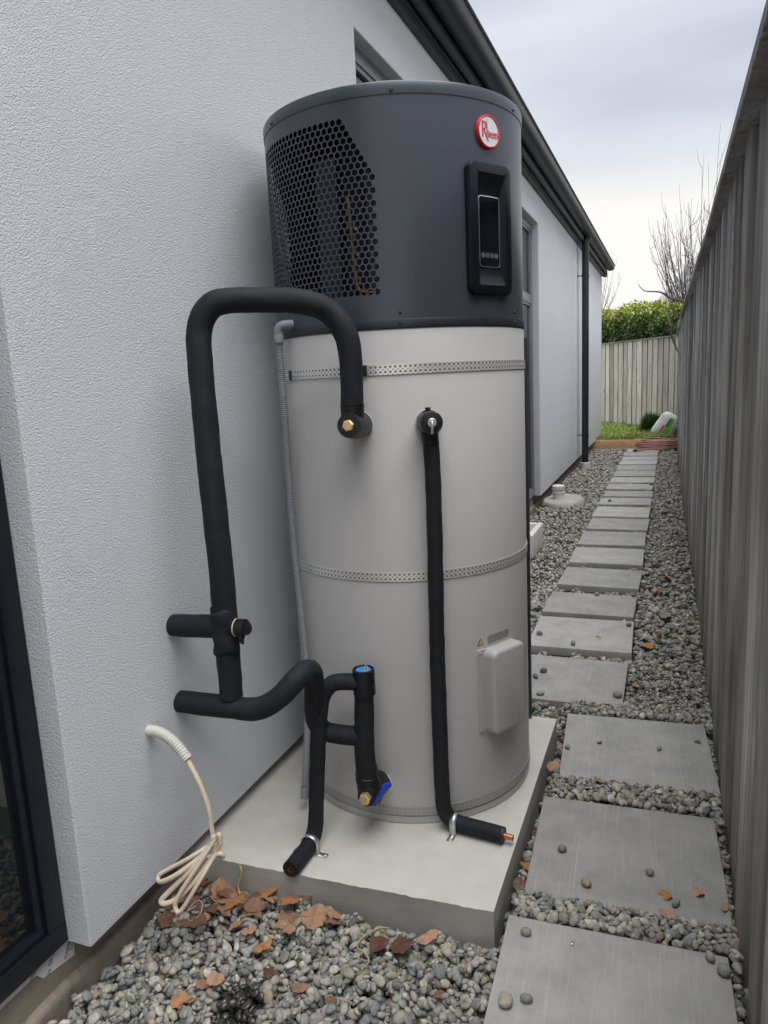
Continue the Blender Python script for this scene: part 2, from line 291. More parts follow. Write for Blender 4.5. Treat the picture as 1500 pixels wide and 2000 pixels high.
M_HEDGE = leafmat('hedge_leaf', (0.05, 0.115, 0.03), (0.50, 0.56, 0.07), 0.5, False)
M_GRASS = leafmat('grass_blade', (0.14, 0.25, 0.035), (0.32, 0.40, 0.08), 0.6, False)
M_TUSS = leafmat('tussock_blade', (0.05, 0.12, 0.04), (0.14, 0.24, 0.09), 0.55, False)
M_BARK = mat('bark', (0.13, 0.105, 0.095), 0.85, noise=[(60, 0.6, 3, (0.08, 0.06, 0.055))])
M_BARKP = mat('pale_twig', (0.30, 0.26, 0.24), 0.85)
M_STRING = mat('jute_string', (0.40, 0.30, 0.15), 0.9)
M_STRINGP = mat('pale_fibre', (0.44, 0.41, 0.33), 0.9)
M_HOSE = mat('garden_hose', (0.40, 0.19, 0.15), 0.5, noise=[(25, 0.5, 3, (0.44, 0.24, 0.20))])
M_BAG = mat('sack_white', (0.74, 0.76, 0.75), 0.38, noise=[(9, 0.4, 3, (0.62, 0.65, 0.64))], bump=[(22, 0.5, 0.01, 4)])
M_BAGG = mat('sack_green', (0.18, 0.50, 0.06), 0.4)
M_BAGDG = mat('sack_dark_green', (0.02, 0.20, 0.06), 0.4)
M_BAGDK = mat('sack_grey', (0.16, 0.18, 0.17), 0.4)
M_BAGR = mat('sack_red', (0.55, 0.16, 0.10), 0.4)
M_LAWN = mat('lawn_soil', (0.17, 0.18, 0.05), 0.95, noise=[(12, 0.8, 4, (0.075, 0.14, 0.025)), (5, 0.5, 3, (0.33, 0.21, 0.10))], bump=[(60, 0.7, 0.02, 4)])
M_TILE = mat('far_roof', (0.25, 0.26, 0.28), 0.6)
M_FARWALL = mat('far_wall', (0.45, 0.42, 0.38), 0.8)

# ------------------------------------------------------------------ helpers
def tag(o, label=None, cat=None, group=None, kind=None):
    if label: o['label'] = label
    if cat: o['category'] = cat
    if group: o['group'] = group
    if kind: o['kind'] = kind
    return o
def empty(name, loc=(0, 0, 0)):
    o = bpy.data.objects.new(name, None); COL.objects.link(o); o.location = loc; o.empty_display_size = 0.05; return o
def child(o, parent):
    if parent is not None:
        o.parent = parent; o.matrix_parent_inverse = Matrix.Translation(-Vector(parent_origin(parent)))
    return o
def parent_origin(p):
    v = Vector(p.location)
    q = p.parent
    while q is not None:
        # every parented piece keeps world coordinates baked in its mesh and sits at its own location
        q = q.parent
    return v
def link(name, me, m, parent=None, smooth=False):
    o = bpy.data.objects.new(name, me); COL.objects.link(o)
    if m is not None:
        for x in (m if isinstance(m, (list, tuple)) else [m]): me.materials.append(x)
    if smooth:
        for p in me.polygons: p.use_smooth = True
    return child(o, parent)
def pyd(V, F, name='m'):
    me = bpy.data.meshes.new(name); me.from_pydata([tuple(v) for v in V], [], F); me.update(); return me
def fixn(me):
    bm = bmesh.new(); bm.from_mesh(me); bmesh.ops.recalc_face_normals(bm, faces=bm.faces); bm.to_mesh(me); bm.free(); return me
def autosmooth(me, ang=35):
    for p in me.polygons: p.use_smooth = True
    bm = bmesh.new(); bm.from_mesh(me)
    for e in bm.edges:
        e.smooth = not (len(e.link_faces) == 2 and e.calc_face_angle(0) > R_(ang))
    bm.to_mesh(me); bm.free(); return me
def box_mesh(c, s, bevel=0.0, seg=2, mtx=None):
    bm = bmesh.new(); bmesh.ops.create_cube(bm, size=1)
    for v in bm.verts: v.co = Vector((v.co.x * s[0], v.co.y * s[1], v.co.z * s[2]))
    if bevel > 0: bmesh.ops.bevel(bm, geom=list(bm.edges), offset=bevel, segments=seg, profile=0.6, affect='EDGES')
    for v in bm.verts: v.co = (mtx @ v.co) if mtx is not None else v.co
    for v in bm.verts: v.co = v.co + Vector(c)
    me = bpy.data.meshes.new('box'); bm.to_mesh(me); bm.free()
    return autosmooth(me, 40) if bevel > 0 else me
def box(name, lo, hi, m, parent=None, bevel=0.0, seg=2):
    c = [(a + b) / 2 for a, b in zip(lo, hi)]; s = [abs(b - a) for a, b in zip(lo, hi)]
    return link(name, box_mesh(c, s, bevel, seg), m, parent)
def catmull(pts, step):
    P = [np.array(p, float) for p in pts]; P = [2 * P[0] - P[1]] + P + [2 * P[-1] - P[-2]]
    out = []
    for i in range(1, len(P) - 2):
        p0, p1, p2, p3 = P[i - 1:i + 3]; n = max(2, int(np.linalg.norm((p2 - p1)[:3]) / step) + 1)
        for k in range(n):
            t = k / n
            out.append(0.5 * (2 * p1 + (p2 - p0) * t + (2 * p0 - 5 * p1 + 4 * p2 - p3) * t * t + (3 * p1 - p0 - 3 * p2 + p3) * t ** 3))
    out.append(P[-2]); return np.array(out)
def tube_mesh(pts, r, seg=20, step=0.01, smooth_path=True, caps=True, rfun=None, ell=None, jitter=0.0, seed=0):
    """pts xyz; r radius or list per control point"""
    rr = r if isinstance(r, (list, tuple)) else [r] * len(pts)
    P4 = np.array([list(p) + [q] for p, q in zip(pts, rr)], float)
    S = catmull(P4, step) if smooth_path else P4
    P, rad = S[:, :3], S[:, 3].copy()
    if rfun is not None:
        d = np.r_[0, np.cumsum(np.linalg.norm(np.diff(P, axis=0), axis=1))]; rad = rad * np.array([rfun(x) for x in d])
    n = len(P); T = np.gradient(P, axis=0); T /= np.linalg.norm(T, axis=1)[:, None] + 1e-12
    up = np.array([0, 0, 1.0]) if abs(T[0][2]) < 0.9 else np.array([0, 1.0, 0])
    N0 = np.cross(T[0], up); N0 /= np.linalg.norm(N0)
    V, F = [], []; a = np.linspace(0, 2 * np.pi, seg, endpoint=False); Nv = N0
    lr = np.random.default_rng(seed)
    for i in range(n):
        Nv = Nv - T[i] * (Nv @ T[i]); Nv /= np.linalg.norm(Nv); B = np.cross(T[i], Nv)
        ex, ey = (1, 1) if ell is None else ell
        q = rad[i]
        for t in a: V.append(P[i] + q * (ex * math.cos(t) * Nv + ey * math.sin(t) * B))
    for i in range(n - 1):
        for k in range(seg):
            k2 = (k + 1) % seg; F.append((i * seg + k, i * seg + k2, (i + 1) * seg + k2, (i + 1) * seg + k))
    if caps: F.append(tuple(range(seg))[::-1]); F.append(tuple((n - 1) * seg + k for k in range(seg)))
    me = pyd(V, F); return autosmooth(fixn(me), 50)
def tube(name, pts, r, m, parent=None, **k):
    me = tube_mesh(pts, r, **k)
    if m is M_FOAM:      # soft lagging is never a perfect cylinder
        n_ = [v.normal.copy() for v in me.vertices]
        for v, q in zip(me.vertices, n_): p = v.co; v.co = p + q * (0.0013 * mnoise.noise(p * 22) + 0.0006 * mnoise.noise(p * 70))
    return link(name, me, m, parent)
def lathe_mesh(prof, c, seg=96, a0=0.0, a1=2 * math.pi, axis=None):
    """prof list of (radius, z); c=(x,y,z0) ; optional axis vector: z runs along it"""
    full = abs(a1 - a0 - 2 * math.pi) < 1e-6; n = seg if full else seg + 1
    ang = [a0 + (a1 - a0) * i / seg for i in range(n)]
    Q = Matrix.Identity(3) if axis is None else Vector(axis).to_track_quat('Z', 'Y').to_matrix()
    V, F = [], []
    for (r, z) in prof:
        for t in ang: V.append(Vector(c) + Q @ Vector((r * math.cos(t), r * math.sin(t), z)))
    for i in range(len(prof) - 1):
        for k in range(n if full else n - 1):
            k2 = (k + 1) % n; F.append((i * n + k, i * n + k2, (i + 1) * n + k2, (i + 1) * n + k))
    return pyd(V, F)
def lathe(name, prof, c, m, parent=None, seg=96, axis=None, ang=35, **k):
    me = fixn(lathe_mesh(prof, c, seg, axis=axis, **k)); bm = bmesh.new(); bm.from_mesh(me)
    bmesh.ops.remove_doubles(bm, verts=bm.verts, dist=1e-6); bm.to_mesh(me); bm.free()
    return link(name, autosmooth(me, ang), m, parent)
def prism_y(name, prof, y0, y1, m, parent=None, bev=None):
    """closed (x,z) profile extruded along y"""
    n = len(prof); V = [(x, y0, z) for x, z in prof] + [(x, y1, z) for x, z in prof]
    F = [(i, (i + 1) % n, n + (i + 1) % n, n + i) for i in range(n)] + [tuple(range(n))[::-1], tuple(range(n, 2 * n))]
    return link(name, autosmooth(fixn(pyd(V, F)), 40), m, parent)
def rrect(w, h, r, n=6):
    out = []
    for (cx, cy, a) in ((w / 2 - r, h / 2 - r, 0), (-w / 2 + r, h / 2 - r, 90), (-w / 2 + r, -h / 2 + r, 180), (w / 2 - r, -h / 2 + r, 270)):
        for k in range(n + 1):
            t = R_(a + 90 * k / n); out.append((cx + r * math.cos(t), cy + r * math.sin(t)))
    return out
def text_mesh(s, size, extrude=0.0, sx=1.0):
    cu = bpy.data.curves.new('t', 'FONT'); cu.body = s; cu.size = size; cu.extrude = extrude; cu.align_x = 'CENTER'; cu.align_y = 'CENTER'; cu.resolution_u = 3
    o = bpy.data.objects.new('t', cu); COL.objects.link(o)
    dg = bpy.context.evaluated_depsgraph_get(); me = bpy.data.meshes.new_from_object(o.evaluated_get(dg))
    bpy.data.objects.remove(o); bpy.data.curves.remove(cu)
    for v in me.vertices: v.co.x *= sx
    me.materials.clear(); return me

TC = Vector((-0.703, 1.975, 0)); TR = 0.337; ZS = 0.06
def frame(adeg, z, r=TR):
    a = R_(adeg); n = Vector((math.cos(a), math.sin(a), 0)); t = Vector((-n.y, n.x, 0)); o = TC + n * r + Vector((0, 0, z))
    return Matrix(((t.x, 0, n.x, o.x), (t.y, 0, n.y, o.y), (0, 1, 0, o.z), (0, 0, 0, 1)))   # local x right, y up, z out
def baked(me, M):
    me.transform(M); return me

# ================================================================== SETTING: ground
ground = link('ground', pyd([(-60, -20, -0.13), (60, -20, -0.13), (60, 120, -0.13), (-60, 120, -0.13)], [(0, 1, 2, 3)]), M_SOIL)
tag(ground, kind='structure')
# lawn beyond the timber edging: falls gently away
def lawn_z(x, y): return 0.105 - 0.016 * max(0, y - 12.1) + 0.02 * mnoise.noise(Vector((x * 2.5, y * 2.5, 0)))
V, F = [], []; nx, ny = 40, 60
for j in range(ny + 1):
    for i in range(nx + 1):
        x = -6 + 6.12 * i / nx; y = 12.05 + 8.5 * j / ny; V.append((x, y, lawn_z(x, y)))
for j in range(ny):
    for i in range(nx):
        a = j * (nx + 1) + i; F.append((a, a + 1, a + nx + 2, a + nx + 1))
lawn = link('lawn', pyd(V, F), M_LAWN, smooth=True); tag(lawn, kind='structure')

# ------------------------------------------------------------------ stepping pavers
path = empty('stepping_path', (-0.3, 1.5, 0)); tag(path, kind='structure')
PAVERS = []   # (xc, yc, rot)
PAVERS += [(-0.083, 1.257, R_(2.2), 0.458, 0.45), (-0.083, 1.777, R_(2.4), 0.456, 0.425), (-0.081, 2.328, R_(3.6), 0.456, 0.447)]
far_y = [(2.626, 3.069), (3.182, 3.612), (3.673, 4.039), (4.189, 4.593), (4.712, 5.141), (5.25, 5.69), (5.768, 6.2), (6.294, 6.76), (6.86, 7.235), (7.326, 7.663),
         (7.755, 8.127), (8.253, 8.644), (8.74, 9.2), (9.29, 9.74), (9.816, 10.24), (10.30, 10.70), (10.78, 11.22), (11.30, 11.74)]
for i, (a, b) in enumerate(far_y):
    PAVERS.append((-0.366 + 0.004 * math.sin(i * 2.3), (a + b) / 2, R_(1.2 * math.sin(i * 1.7)), 0.452, b - a))
def paver_mesh(w, d, seed):
    me = box_mesh((0, 0, -0.02), (w, d, 0.04), 0.004, 2)
    return me
for i, (x, y, a, w, d) in enumerate(PAVERS):
    o = bpy.data.objects.new('paver', paver_mesh(w, d, i)); COL.objects.link(o); o.data.materials.append(M_PAVER)
    o.parent = path; o.matrix_parent_inverse = Matrix.Translation(-Vector(path.location)); o.location = (x, y, 0.0 + 0.0015 * math.sin(i * 3)); o.rotation_euler = (R_(0.2 * math.sin(i)), R_(0.25 * math.cos(i * 2)), a)

# ------------------------------------------------------------------ pebbles
def on_paver(x, y, m=0.0):
    for (px, py, a, w, d) in PAVERS:
        if abs(y - py) > 0.5: continue
        c, s = math.cos(-a), math.sin(-a); u = (x - px) * c - (y - py) * s; v = (x - px) * s + (y - py) * c
        if abs(u) < w / 2 + m and abs(v) < d / 2 + m: return True
    return False
def fence_x(y):
    return float(np.interp(y, [0, 3.5, 7, 11.7, 15], [0.165, 0.163, 0.134, 0.120, 0.116]))
def in_slab(x, y, m=0.0): return x < -0.336 + m and 1.372 - m + 0.03 * (x + 0.97) / 0.63 < y < 2.357 + m
PAL = np.array([[.170, .170, .155], [.215, .21, .185], [.26, .25, .215], [.145, .155, .155], [.30, .27, .215], [.22, .175, .125], [.10, .10, .098], [.34, .33, .295], [.19, .193, .18], [.24, .23, .20]])
PALW = np.array([.16, .17, .16, .10, .10, .035, .06, .06, .12, .135]); PALW = PALW / PALW.sum()
def ico(sub):
    bm = bmesh.new(); bmesh.ops.create_icosphere(bm, subdivisions=sub, radius=1); bm.verts.ensure_lookup_table()
    V = np.array([v.co[:] for v in bm.verts]); F = np.array([[v.index for v in f.verts] for f in bm.faces]); bm.free(); return V, F
ICO = {1: ico(1), 2: ico(2), 3: ico(3)}
def peb_shape(V, k):
    q = np.sin(V[:, 0] * 1.7 + k * 1.3) * 0.08 + np.sin(V[:, 1] * 2.1 + k * 2.1) * 0.08 + np.sin(V[:, 2] * 1.9 + V[:, 0] * 1.1 + k * .7) * 0.06
    W = V * (1 + q[:, None]); p = 2.25                      # slightly blocky super-ellipsoid
    l = (np.abs(V) ** p).sum(1) ** (1 / p); return W / l[:, None]
def wet(x, y): return math.exp(-(((x + 0.795) / 0.055) ** 2 + ((y - 1.075) / 0.085) ** 2)) > 0.45 + 0.25 * mnoise.noise(Vector((x * 30, y * 30, 0)))
HC = 0.005; X0, Y0 = -1.16, 0.55; hm = np.full((int(1.36 / HC) + 8, int(11.7 / HC) + 8), -0.062)
peb = []
def drop(x, y, a, b, c, yaw, lim):
    i0, i1 = int((x - b * .75 - X0) / HC), int((x + b * .75 - X0) / HC) + 1; j0, j1 = int((y - b * .75 - Y0) / HC), int((y + b * .75 - Y0) / HC) + 1
    if i0 < 0 or j0 < 0 or i1 >= hm.shape[0] or j1 >= hm.shape[1]: return
    H = hm[i0:i1, j0:j1]; zb = 0.45 * H.max() + 0.55 * H.mean()
    if zb + c * 1.5 > lim: return
    gx = (np.arange(i0, i1) + .5) * HC + X0 - x; gy = (np.arange(j0, j1) + .5) * HC + Y0 - y
    sx, sy = H.shape; tx = -(H[-1].mean() - H[0].mean()) / (gx[-1] - gx[0]) if sx > 1 else 0; ty = (H[:, -1].mean() - H[:, 0].mean()) / (gy[-1] - gy[0]) if sy > 1 else 0
    peb.append((x, y, zb + c * 0.86, a, b, c, yaw, max(-.7, min(.7, tx)), max(-.7, min(.7, ty))))
    top = zb + 1.75 * c * (1 - 0.5 * ((gx[:, None] / b) ** 2 + (gy[None, :] / b) ** 2)); np.maximum(H, top, out=H)
def scatter(y0, y1, dens, smin, smax, lim):
    n = int((y1 - y0) * 1.33 * dens); X = rng.uniform(-1.15, 0.175, n); Yv = rng.uniform(y0, y1, n)
    S = smin + (smax - smin) * rng.beta(1.5, 2.6, n); E1 = rng.uniform(.58, .92, n); E2 = rng.uniform(.34, .58, n); W = rng.uniform(0, 6.283, n)
    for x, y, s, e1, e2, w in zip(X, Yv, S, E1, E2, W):
        m = s * 0.5
        if in_slab(x, y, s * .7) or on_paver(x, y, m) or x > fence_x(y) - s * .4 or x < -1.135 + s * .3: continue
        edge = 0.0
        l = lim + 0.006 * mnoise.noise(Vector((x * 6, y * 6, 3)))
        if x < -1.0: l -= 0.012
        if y < 2.6 and on_paver(x, y, 0.06): l = 0.016
        drop(x, y, s, s * e1, s * e2, w, l)
scatter(0.75, 3.1, 22000, 0.0042, 0.0165, 0.010)
for (ya, yb) in ((1.46, 1.60), (1.96, 2.13), (2.52, 2.66)):      # top up the narrow joints between the near pavers
    for _ in range(2600):
        x, y, s_ = rng.uniform(-.31, .155), rng.uniform(ya, yb), rng.uniform(.006, .0145)
        if not (on_paver(x, y, s_ * .45) or in_slab(x, y, s_ * .7)): drop(x, y, s_, s_ * rng.uniform(.6, .9), s_ * rng.uniform(.36, .6), rng.uniform(0, 6.28), 0.016)
n_near = len(peb)
scatter(3.1, 6.2, 5200, 0.010, 0.019, 0.008)
n_mid = len(peb)
scatter(6.2, 12.0, 2900, 0.012, 0.023, 0.008)
col_i = rng.choice(len(PAL), len(peb), p=PALW)
# pebbles on top of the heap near the camera become single stones, the rest one mass
def in_view(x, y, z):
    d = Vector((x, y, z - 1.22)); cx = d.x * RM[0][0] + d.y * RM[1][0] + d.z * RM[2][0]; cy = d.x * RM[0][1] + d.y * RM[1][1] + d.z * RM[2][1]; cz = d.x * RM[0][2] + d.y * RM[1][2] + d.z * RM[2][2]
    if cz < 0.1: return None
    return 750 + 1433 * cx / cz, 1000 + 1433 * cy / cz, cz
cand = []
for i in range(n_near):
    x, y, z, a, b, c = peb[i][:6]; v = in_view(x, y, z)
    if v is None or not (5 < v[0] < 1495 and 5 < v[1] < 1998): continue
    gi, gj = int((x - X0) / HC), int((y - Y0) / HC)
    if hm[gi, gj] > z + c * 0.95: continue                 # covered by another stone
    cand.append((a * b * 1.0 / v[2] ** 2, i))
cand.sort(reverse=True); singles = set(i for _, i in cand[:300])
def rot_mtx(yaw, tx, ty):
    return np.array((Euler((ty, tx, 0)).to_matrix() @ Euler((0, 0, yaw)).to_matrix()))
def pcolor(i):
    x, y = peb[i][0], peb[i][1]; c = PAL[col_i[i]] * rng.uniform(1.02, 1.7); al = rng.uniform(.7, 1.0)
    if wet(x, y): c = c * 0.13 + np.array([.004, .004, .003]); al = 0.0
    return (*c, al)
bed = empty('gravel_bed', (-0.5, 1.2, -0.05)); tag(bed, kind='structure')
VV, FF, CC, off = [], [], [], 0
for i, (x, y, z, a, b, c, yaw, tx, ty) in enumerate(peb):
    if i in singles: continue
    sub = 2 if i < n_near and y < 2.0 else (2 if i < n_near and rng.random() < .5 else 1) if i < n_near else (2 if (i < n_mid and y < 4.2) else 1)
    V0, F0 = ICO[sub]; W = peb_shape(V0, i % 97) * np.array([a, b, c]); W = W @ rot_mtx(yaw, tx, ty).T + np.array([x, y, z])
    VV.append(W); FF.append(F0 + off); off += len(W); CC.append(np.tile(np.array(pcolor(i)), (len(W), 1)))
VV = np.concatenate(VV); FF = np.concatenate(FF); CC = np.concatenate(CC)
me = bpy.data.meshes.new('pebbles'); me.vertices.add(len(VV)); me.vertices.foreach_set('co', VV.ravel())
me.loops.add(len(FF) * 3); me.loops.foreach_set('vertex_index', FF.ravel().astype(np.int32)); me.polygons.add(len(FF))
me.polygons.foreach_set('loop_start', np.arange(0, len(FF) * 3, 3, dtype=np.int32)); me.polygons.foreach_set('loop_total', np.full(len(FF), 3, dtype=np.int32))
me.polygons.foreach_set('use_smooth', np.ones(len(FF), dtype=bool)); me.update()
at = me.attributes.new('pcol', 'FLOAT_COLOR', 'POINT'); at.data.foreach_set('color', CC.astype(np.float32).ravel())
pm = link('pebbles', me, M_PEB, bed); tag(pm, kind='stuff')
# 300 single stones, sharing 60 meshes
def peb_var(k, colr, sub=3):
    V0, F0 = ICO[sub]; W = peb_shape(V0, k); m2 = pyd(W, [tuple(f) for f in F0.tolist()], 'pebble')
    a2 = m2.attributes.new('pcol', 'FLOAT_COLOR', 'POINT'); a2.data.foreach_set('color', np.tile(np.array(colr, np.float32), (len(W), 1)).ravel())
    for p in m2.polygons: p.use_smooth = True
    m2.materials.append(M_PEB); return m2
PV = {}
def stone(name, parent, loc, dims, eul, ci, k, wetf=False, shade=1.0):
    key = (ci, k % 6, wetf)
    if key not in PV:
        c = PAL[ci] * (1.12 + 0.07 * (k % 6)); al = 0.85
        if wetf: c = c * 0.13 + np.array([.004, .004, .003]); al = 0.0
        PV[key] = peb_var(k * 7 + ci, (*c, al))
    o = bpy.data.objects.new(name, PV[key]); COL.objects.link(o)
    if parent: o.parent = parent; o.matrix_parent_inverse = Matrix.Translation(-Vector(parent.location))
    o.location = loc; o.scale = dims; o.rotation_euler = eul; return o
for i in sorted(singles):
    x, y, z, a, b, c, yaw, tx, ty = peb[i]
    e = (Euler((ty, tx, 0)).to_matrix() @ Euler((0, 0, yaw)).to_matrix()).to_euler()
    stone('pebble', bed, (x, y, z), (a, b, c), e, int(col_i[i]), i, wet(x, y))

# ================================================================== HOUSE
W = -1.084; YE = 13.0
house = empty('house', (W, 6, 0)); tag(house, 'white stuccoed single-storey house wall with dark gutter along the path', 'house')
def wall_panel(name, y0, y1, z0, z1, openings, depth):
    """front face at x=W with rectangular openings (ya,yb,za,zb) and their reveals"""
    ys = sorted({y0, y1, *[max(y0, min(y1, v)) for o in openings for v in o[:2]]}); zs = sorted({z0, z1, *[v for o in openings for v in o[2:]]})
    def opened(y, z): return any(a < y < b and c < z < d for a, b, c, d in openings)
    V, F, idx = [], [], {}
    def vid(x, y, z):
        k = (round(x, 5), round(y, 5), round(z, 5))
        if k not in idx: idx[k] = len(V); V.append(k)
        return idx[k]
    xb = W - depth
    for i in range(len(ys) - 1):
        for j in range(len(zs) - 1):
            a, b, c, d = ys[i], ys[i + 1], zs[j], zs[j + 1]; ym, zm = (a + b) / 2, (c + d) / 2
            if opened(ym, zm): continue
            F.append((vid(W, a, c), vid(W, b, c), vid(W, b, d), vid(W, a, d)))
            F.append((vid(xb, a, c), vid(xb, a, d), vid(xb, b, d), vid(xb, b, c)))
            for (ya, yb, za, zb, off) in ((a, a, c, d, (-1, 0)), (b, b, c, d, (1, 0)), (a, b, c, c, (0, -1)), (a, b, d, d, (0, 1))):
                yy, zz = ym + off[0] * (b - a) * 0.51, zm + off[1] * (d - c) * 0.51
                out = not (y0 < yy < y1 and z0 < zz < z1)
                if out or opened(yy, zz):
                    F.append((vid(W, ya, za), vid(W, yb, zb), vid(xb, yb, zb), vid(xb, ya, za)))
    me = fixn(pyd(V, F)); bm = bmesh.new(); bm.from_mesh(me)
    es = [e for e in bm.edges if len(e.link_faces) == 2 and e.calc_face_angle(0) > 0.5]
    bmesh.ops.bevel(bm, geom=es, offset=0.006, segments=3, profile=0.5, affect='EDGES'); bm.to_mesh(me); bm.free()
    return link(name, autosmooth(me, 25), M_STUCCO, house)
DEP = 0.075
wall_panel('wall', -2.6, 9.30, 0.10, 2.735, [(-2.2, 0.998, 0.10, 2.465), (2.69, 4.3, 1.25, 2.465), (5.35, 6.69, 0.10, 2.465)], DEP)
wall_panel('wall', 9.306, YE, 0.10, 2.735, [], DEP)
box('wall', (-7, YE - 0.08, 0.1), (W - DEP - 0.002, YE, 2.735), M_STUCCO, house)
box('inner_wall', (-1.5, -2.6, 0.09), (W - DEP - 0.05, YE - 0.1, 2.73), M_INT, house)
box('foundation', (-1.6, -2.6, -0.12), (-1.1605, YE - 0.01, 0.092), M_FOUND, house)
# rough footing lip at the base of the foundation
V, F = [], []; YS = list(np.arange(0.4, 3.2, 0.004)) + list(np.arange(3.2, 12.95, 0.03)); n = len(YS) - 1
for y in YS:
    nz = mnoise.noise(Vector((y * 9, 0, 1))); nz2 = mnoise.noise(Vector((y * 41, 2, 1))); nz3 = mnoise.noise(Vector((y * 130, 5, 1)))
    d = 0.020 + 0.003 * nz + 0.0025 * nz2 + 0.002 * nz3; zt = 0.004 + 0.006 * nz + 0.004 * nz2 + 0.002 * nz3
    V += [(-1.164, y, zt + 0.008), (-1.164 + d * 0.7, y, zt + 0.004 + 0.002 * nz2), (-1.164 + d, y, zt - 0.003), (-1.1435, y, zt - 0.012), (-1.143, y, -0.11)]
for i in range(n):
    for k in range(4): F.append((i * 5 + k, i * 5 + k + 1, i * 5 + k + 6, i * 5 + k + 5))
link('footing', fixn(pyd(V, F)), M_FOUND, house, smooth=True)
# big dark window by the camera
def window(y0, y1, z0, z1, m, fw, xf, mull=(), trans=(), glass_d=0.022, fd=0.05, name='window'):
    """frame set at x=xf (front face)"""
    w = empty(name, (xf, y0, z0)); child(w, house); w.location = (xf, y0, z0)
    w.matrix_parent_inverse = Matrix.Translation(-Vector(house.location))
    def sub(nm, lo, hi, mm, bv=0.002):
        c = [(a + b) / 2 for a, b in zip(lo, hi)]; s = [abs(b - a) for a, b in zip(lo, hi)]
        o = bpy.data.objects.new(nm, box_mesh(c, s, bv, 2)); COL.objects.link(o); o.data.materials.append(mm)
        o.parent = w; o.matrix_parent_inverse = Matrix.Translation(-Vector((xf, y0, z0))); return o
    sub('sill_rail', (xf - fd, y0, z0), (xf, y1, z0 + fw), m); sub('head_rail', (xf - fd, y0, z1 - fw), (xf, y1, z1), m)
    sub('jamb', (xf - fd, y0, z0 + fw), (xf - 0.0007, y0 + fw, z1 - fw), m); sub('jamb', (xf - fd, y1 - fw, z0 + fw), (xf - 0.0007, y1, z1 - fw), m)
    ysp = [y0 + fw] + [v for p in mull for v in (p - fw / 2, p + fw / 2)] + [y1 - fw]
    for p in mull: sub('mullion', (xf - fd, p - fw / 2, z0 + fw), (xf - 0.0009, p + fw / 2, z1 - fw), m)
    zsp = [z0 + fw] + [v for p in trans for v in (p - fw * .6, p + fw * .6)] + [z1 - fw]
    for k in range(0, len(ysp), 2):
        for p in trans: sub('transom', (xf - fd, ysp[k], p - fw * .6), (xf - 0.0011, ysp[k + 1], p + fw * .6), m)
        for q in range(0, len(zsp), 2):
            a, b, c, d = ysp[k], ysp[k + 1], zsp[q], zsp[q + 1]; s = 0.02
            # sash: four slim bars a little behind the frame face, then the pane
            sub('sash', (xf - fd * .8, a, c), (xf - 0.007, b, c + s), m); sub('sash', (xf - fd * .8, a, d - s), (xf - 0.007, b, d), m)
            sub('sash', (xf - fd * .8, a, c + s), (xf - 0.0075, a + s, d - s), m); sub('sash', (xf - fd * .8, b - s, c + s), (xf - 0.0075, b, d - s), m)
            sub('pane', (xf - glass_d - 0.006, a + s, c + s), (xf - glass_d, b - s, d - s), M_GLASS, 0.0)
    return w
window(-2.2, 0.9965, 0.108, 2.46, M_FRAME, 0.045, W - 0.056, mull=(-0.9,))
window(2.692, 4.298, 1.252, 2.463, M_FRAMEG, 0.05, W - 0.056, trans=(2.06,))
window(5.352, 6.688, 0.108, 2.463, M_FRAMEG, 0.05, W - 0.056, mull=(6.02,), trans=(1.83,))
# flashing tape below the big window, with its print
ft = pyd([(-1.1590, 0.55, 0.115), (-1.1590, 0.55, 0.078), (-1.1590, 0.862, 0.080), (-1.1590, 0.925, 0.080), (-1.1588, 0.940, 0.060), (-1.1588, 0.995, 0.050), (-1.1586, 1.022, 0.046), (-1.1588, 1.030, 0.115)], [(0, 1, 2, 3, 4, 5, 6, 7)])
bm = bmesh.new(); bm.from_mesh(ft); r = bmesh.ops.extrude_face_region(bm, geom=list(bm.faces))
for v in [g for g in r['geom'] if isinstance(g, bmesh.types.BMVert)]: v.co.x -= 0.0012
bm.to_mesh(ft); bm.free()
tape = link('flashing_tape', fixn(ft), M_FLASH, house)
def print_on_tape(s, y, z, size, rot, sx=0.8):
    me = text_mesh(s, size, 0, sx)
    M = Matrix.Translation((-1.1576, y, z)) @ Matrix(((0, 0, 1, 0), (1, 0, 0, 0), (0, 1, 0, 0), (0, 0, 0, 1))) @ Matrix.Rotation(R_(rot), 4, 'Z')
    me.transform(M); o = bpy.data.objects.new('lettering', me); COL.objects.link(o); me.materials.append(M_INK)
    o.parent = tape; o.matrix_parent_inverse = Matrix.Identity(4); return o
for s, y, z, sz, ro in (('FLASHING', 1.008, 0.076, 0.012, 62), ('TAPE', 1.0195, 0.074, 0.012, 62), ('DR', 0.962, 0.081, 0.014, 62), ('Y', 0.971, 0.088, 0.012, 62), ('DR', 0.955, 0.063, 0.010, 62), ('UN', 0.915, 0.087, 0.012, 62), ('K', 0.922, 0.089, 0.011, 62)):
    print_on_tape(s, y, z, sz, ro)
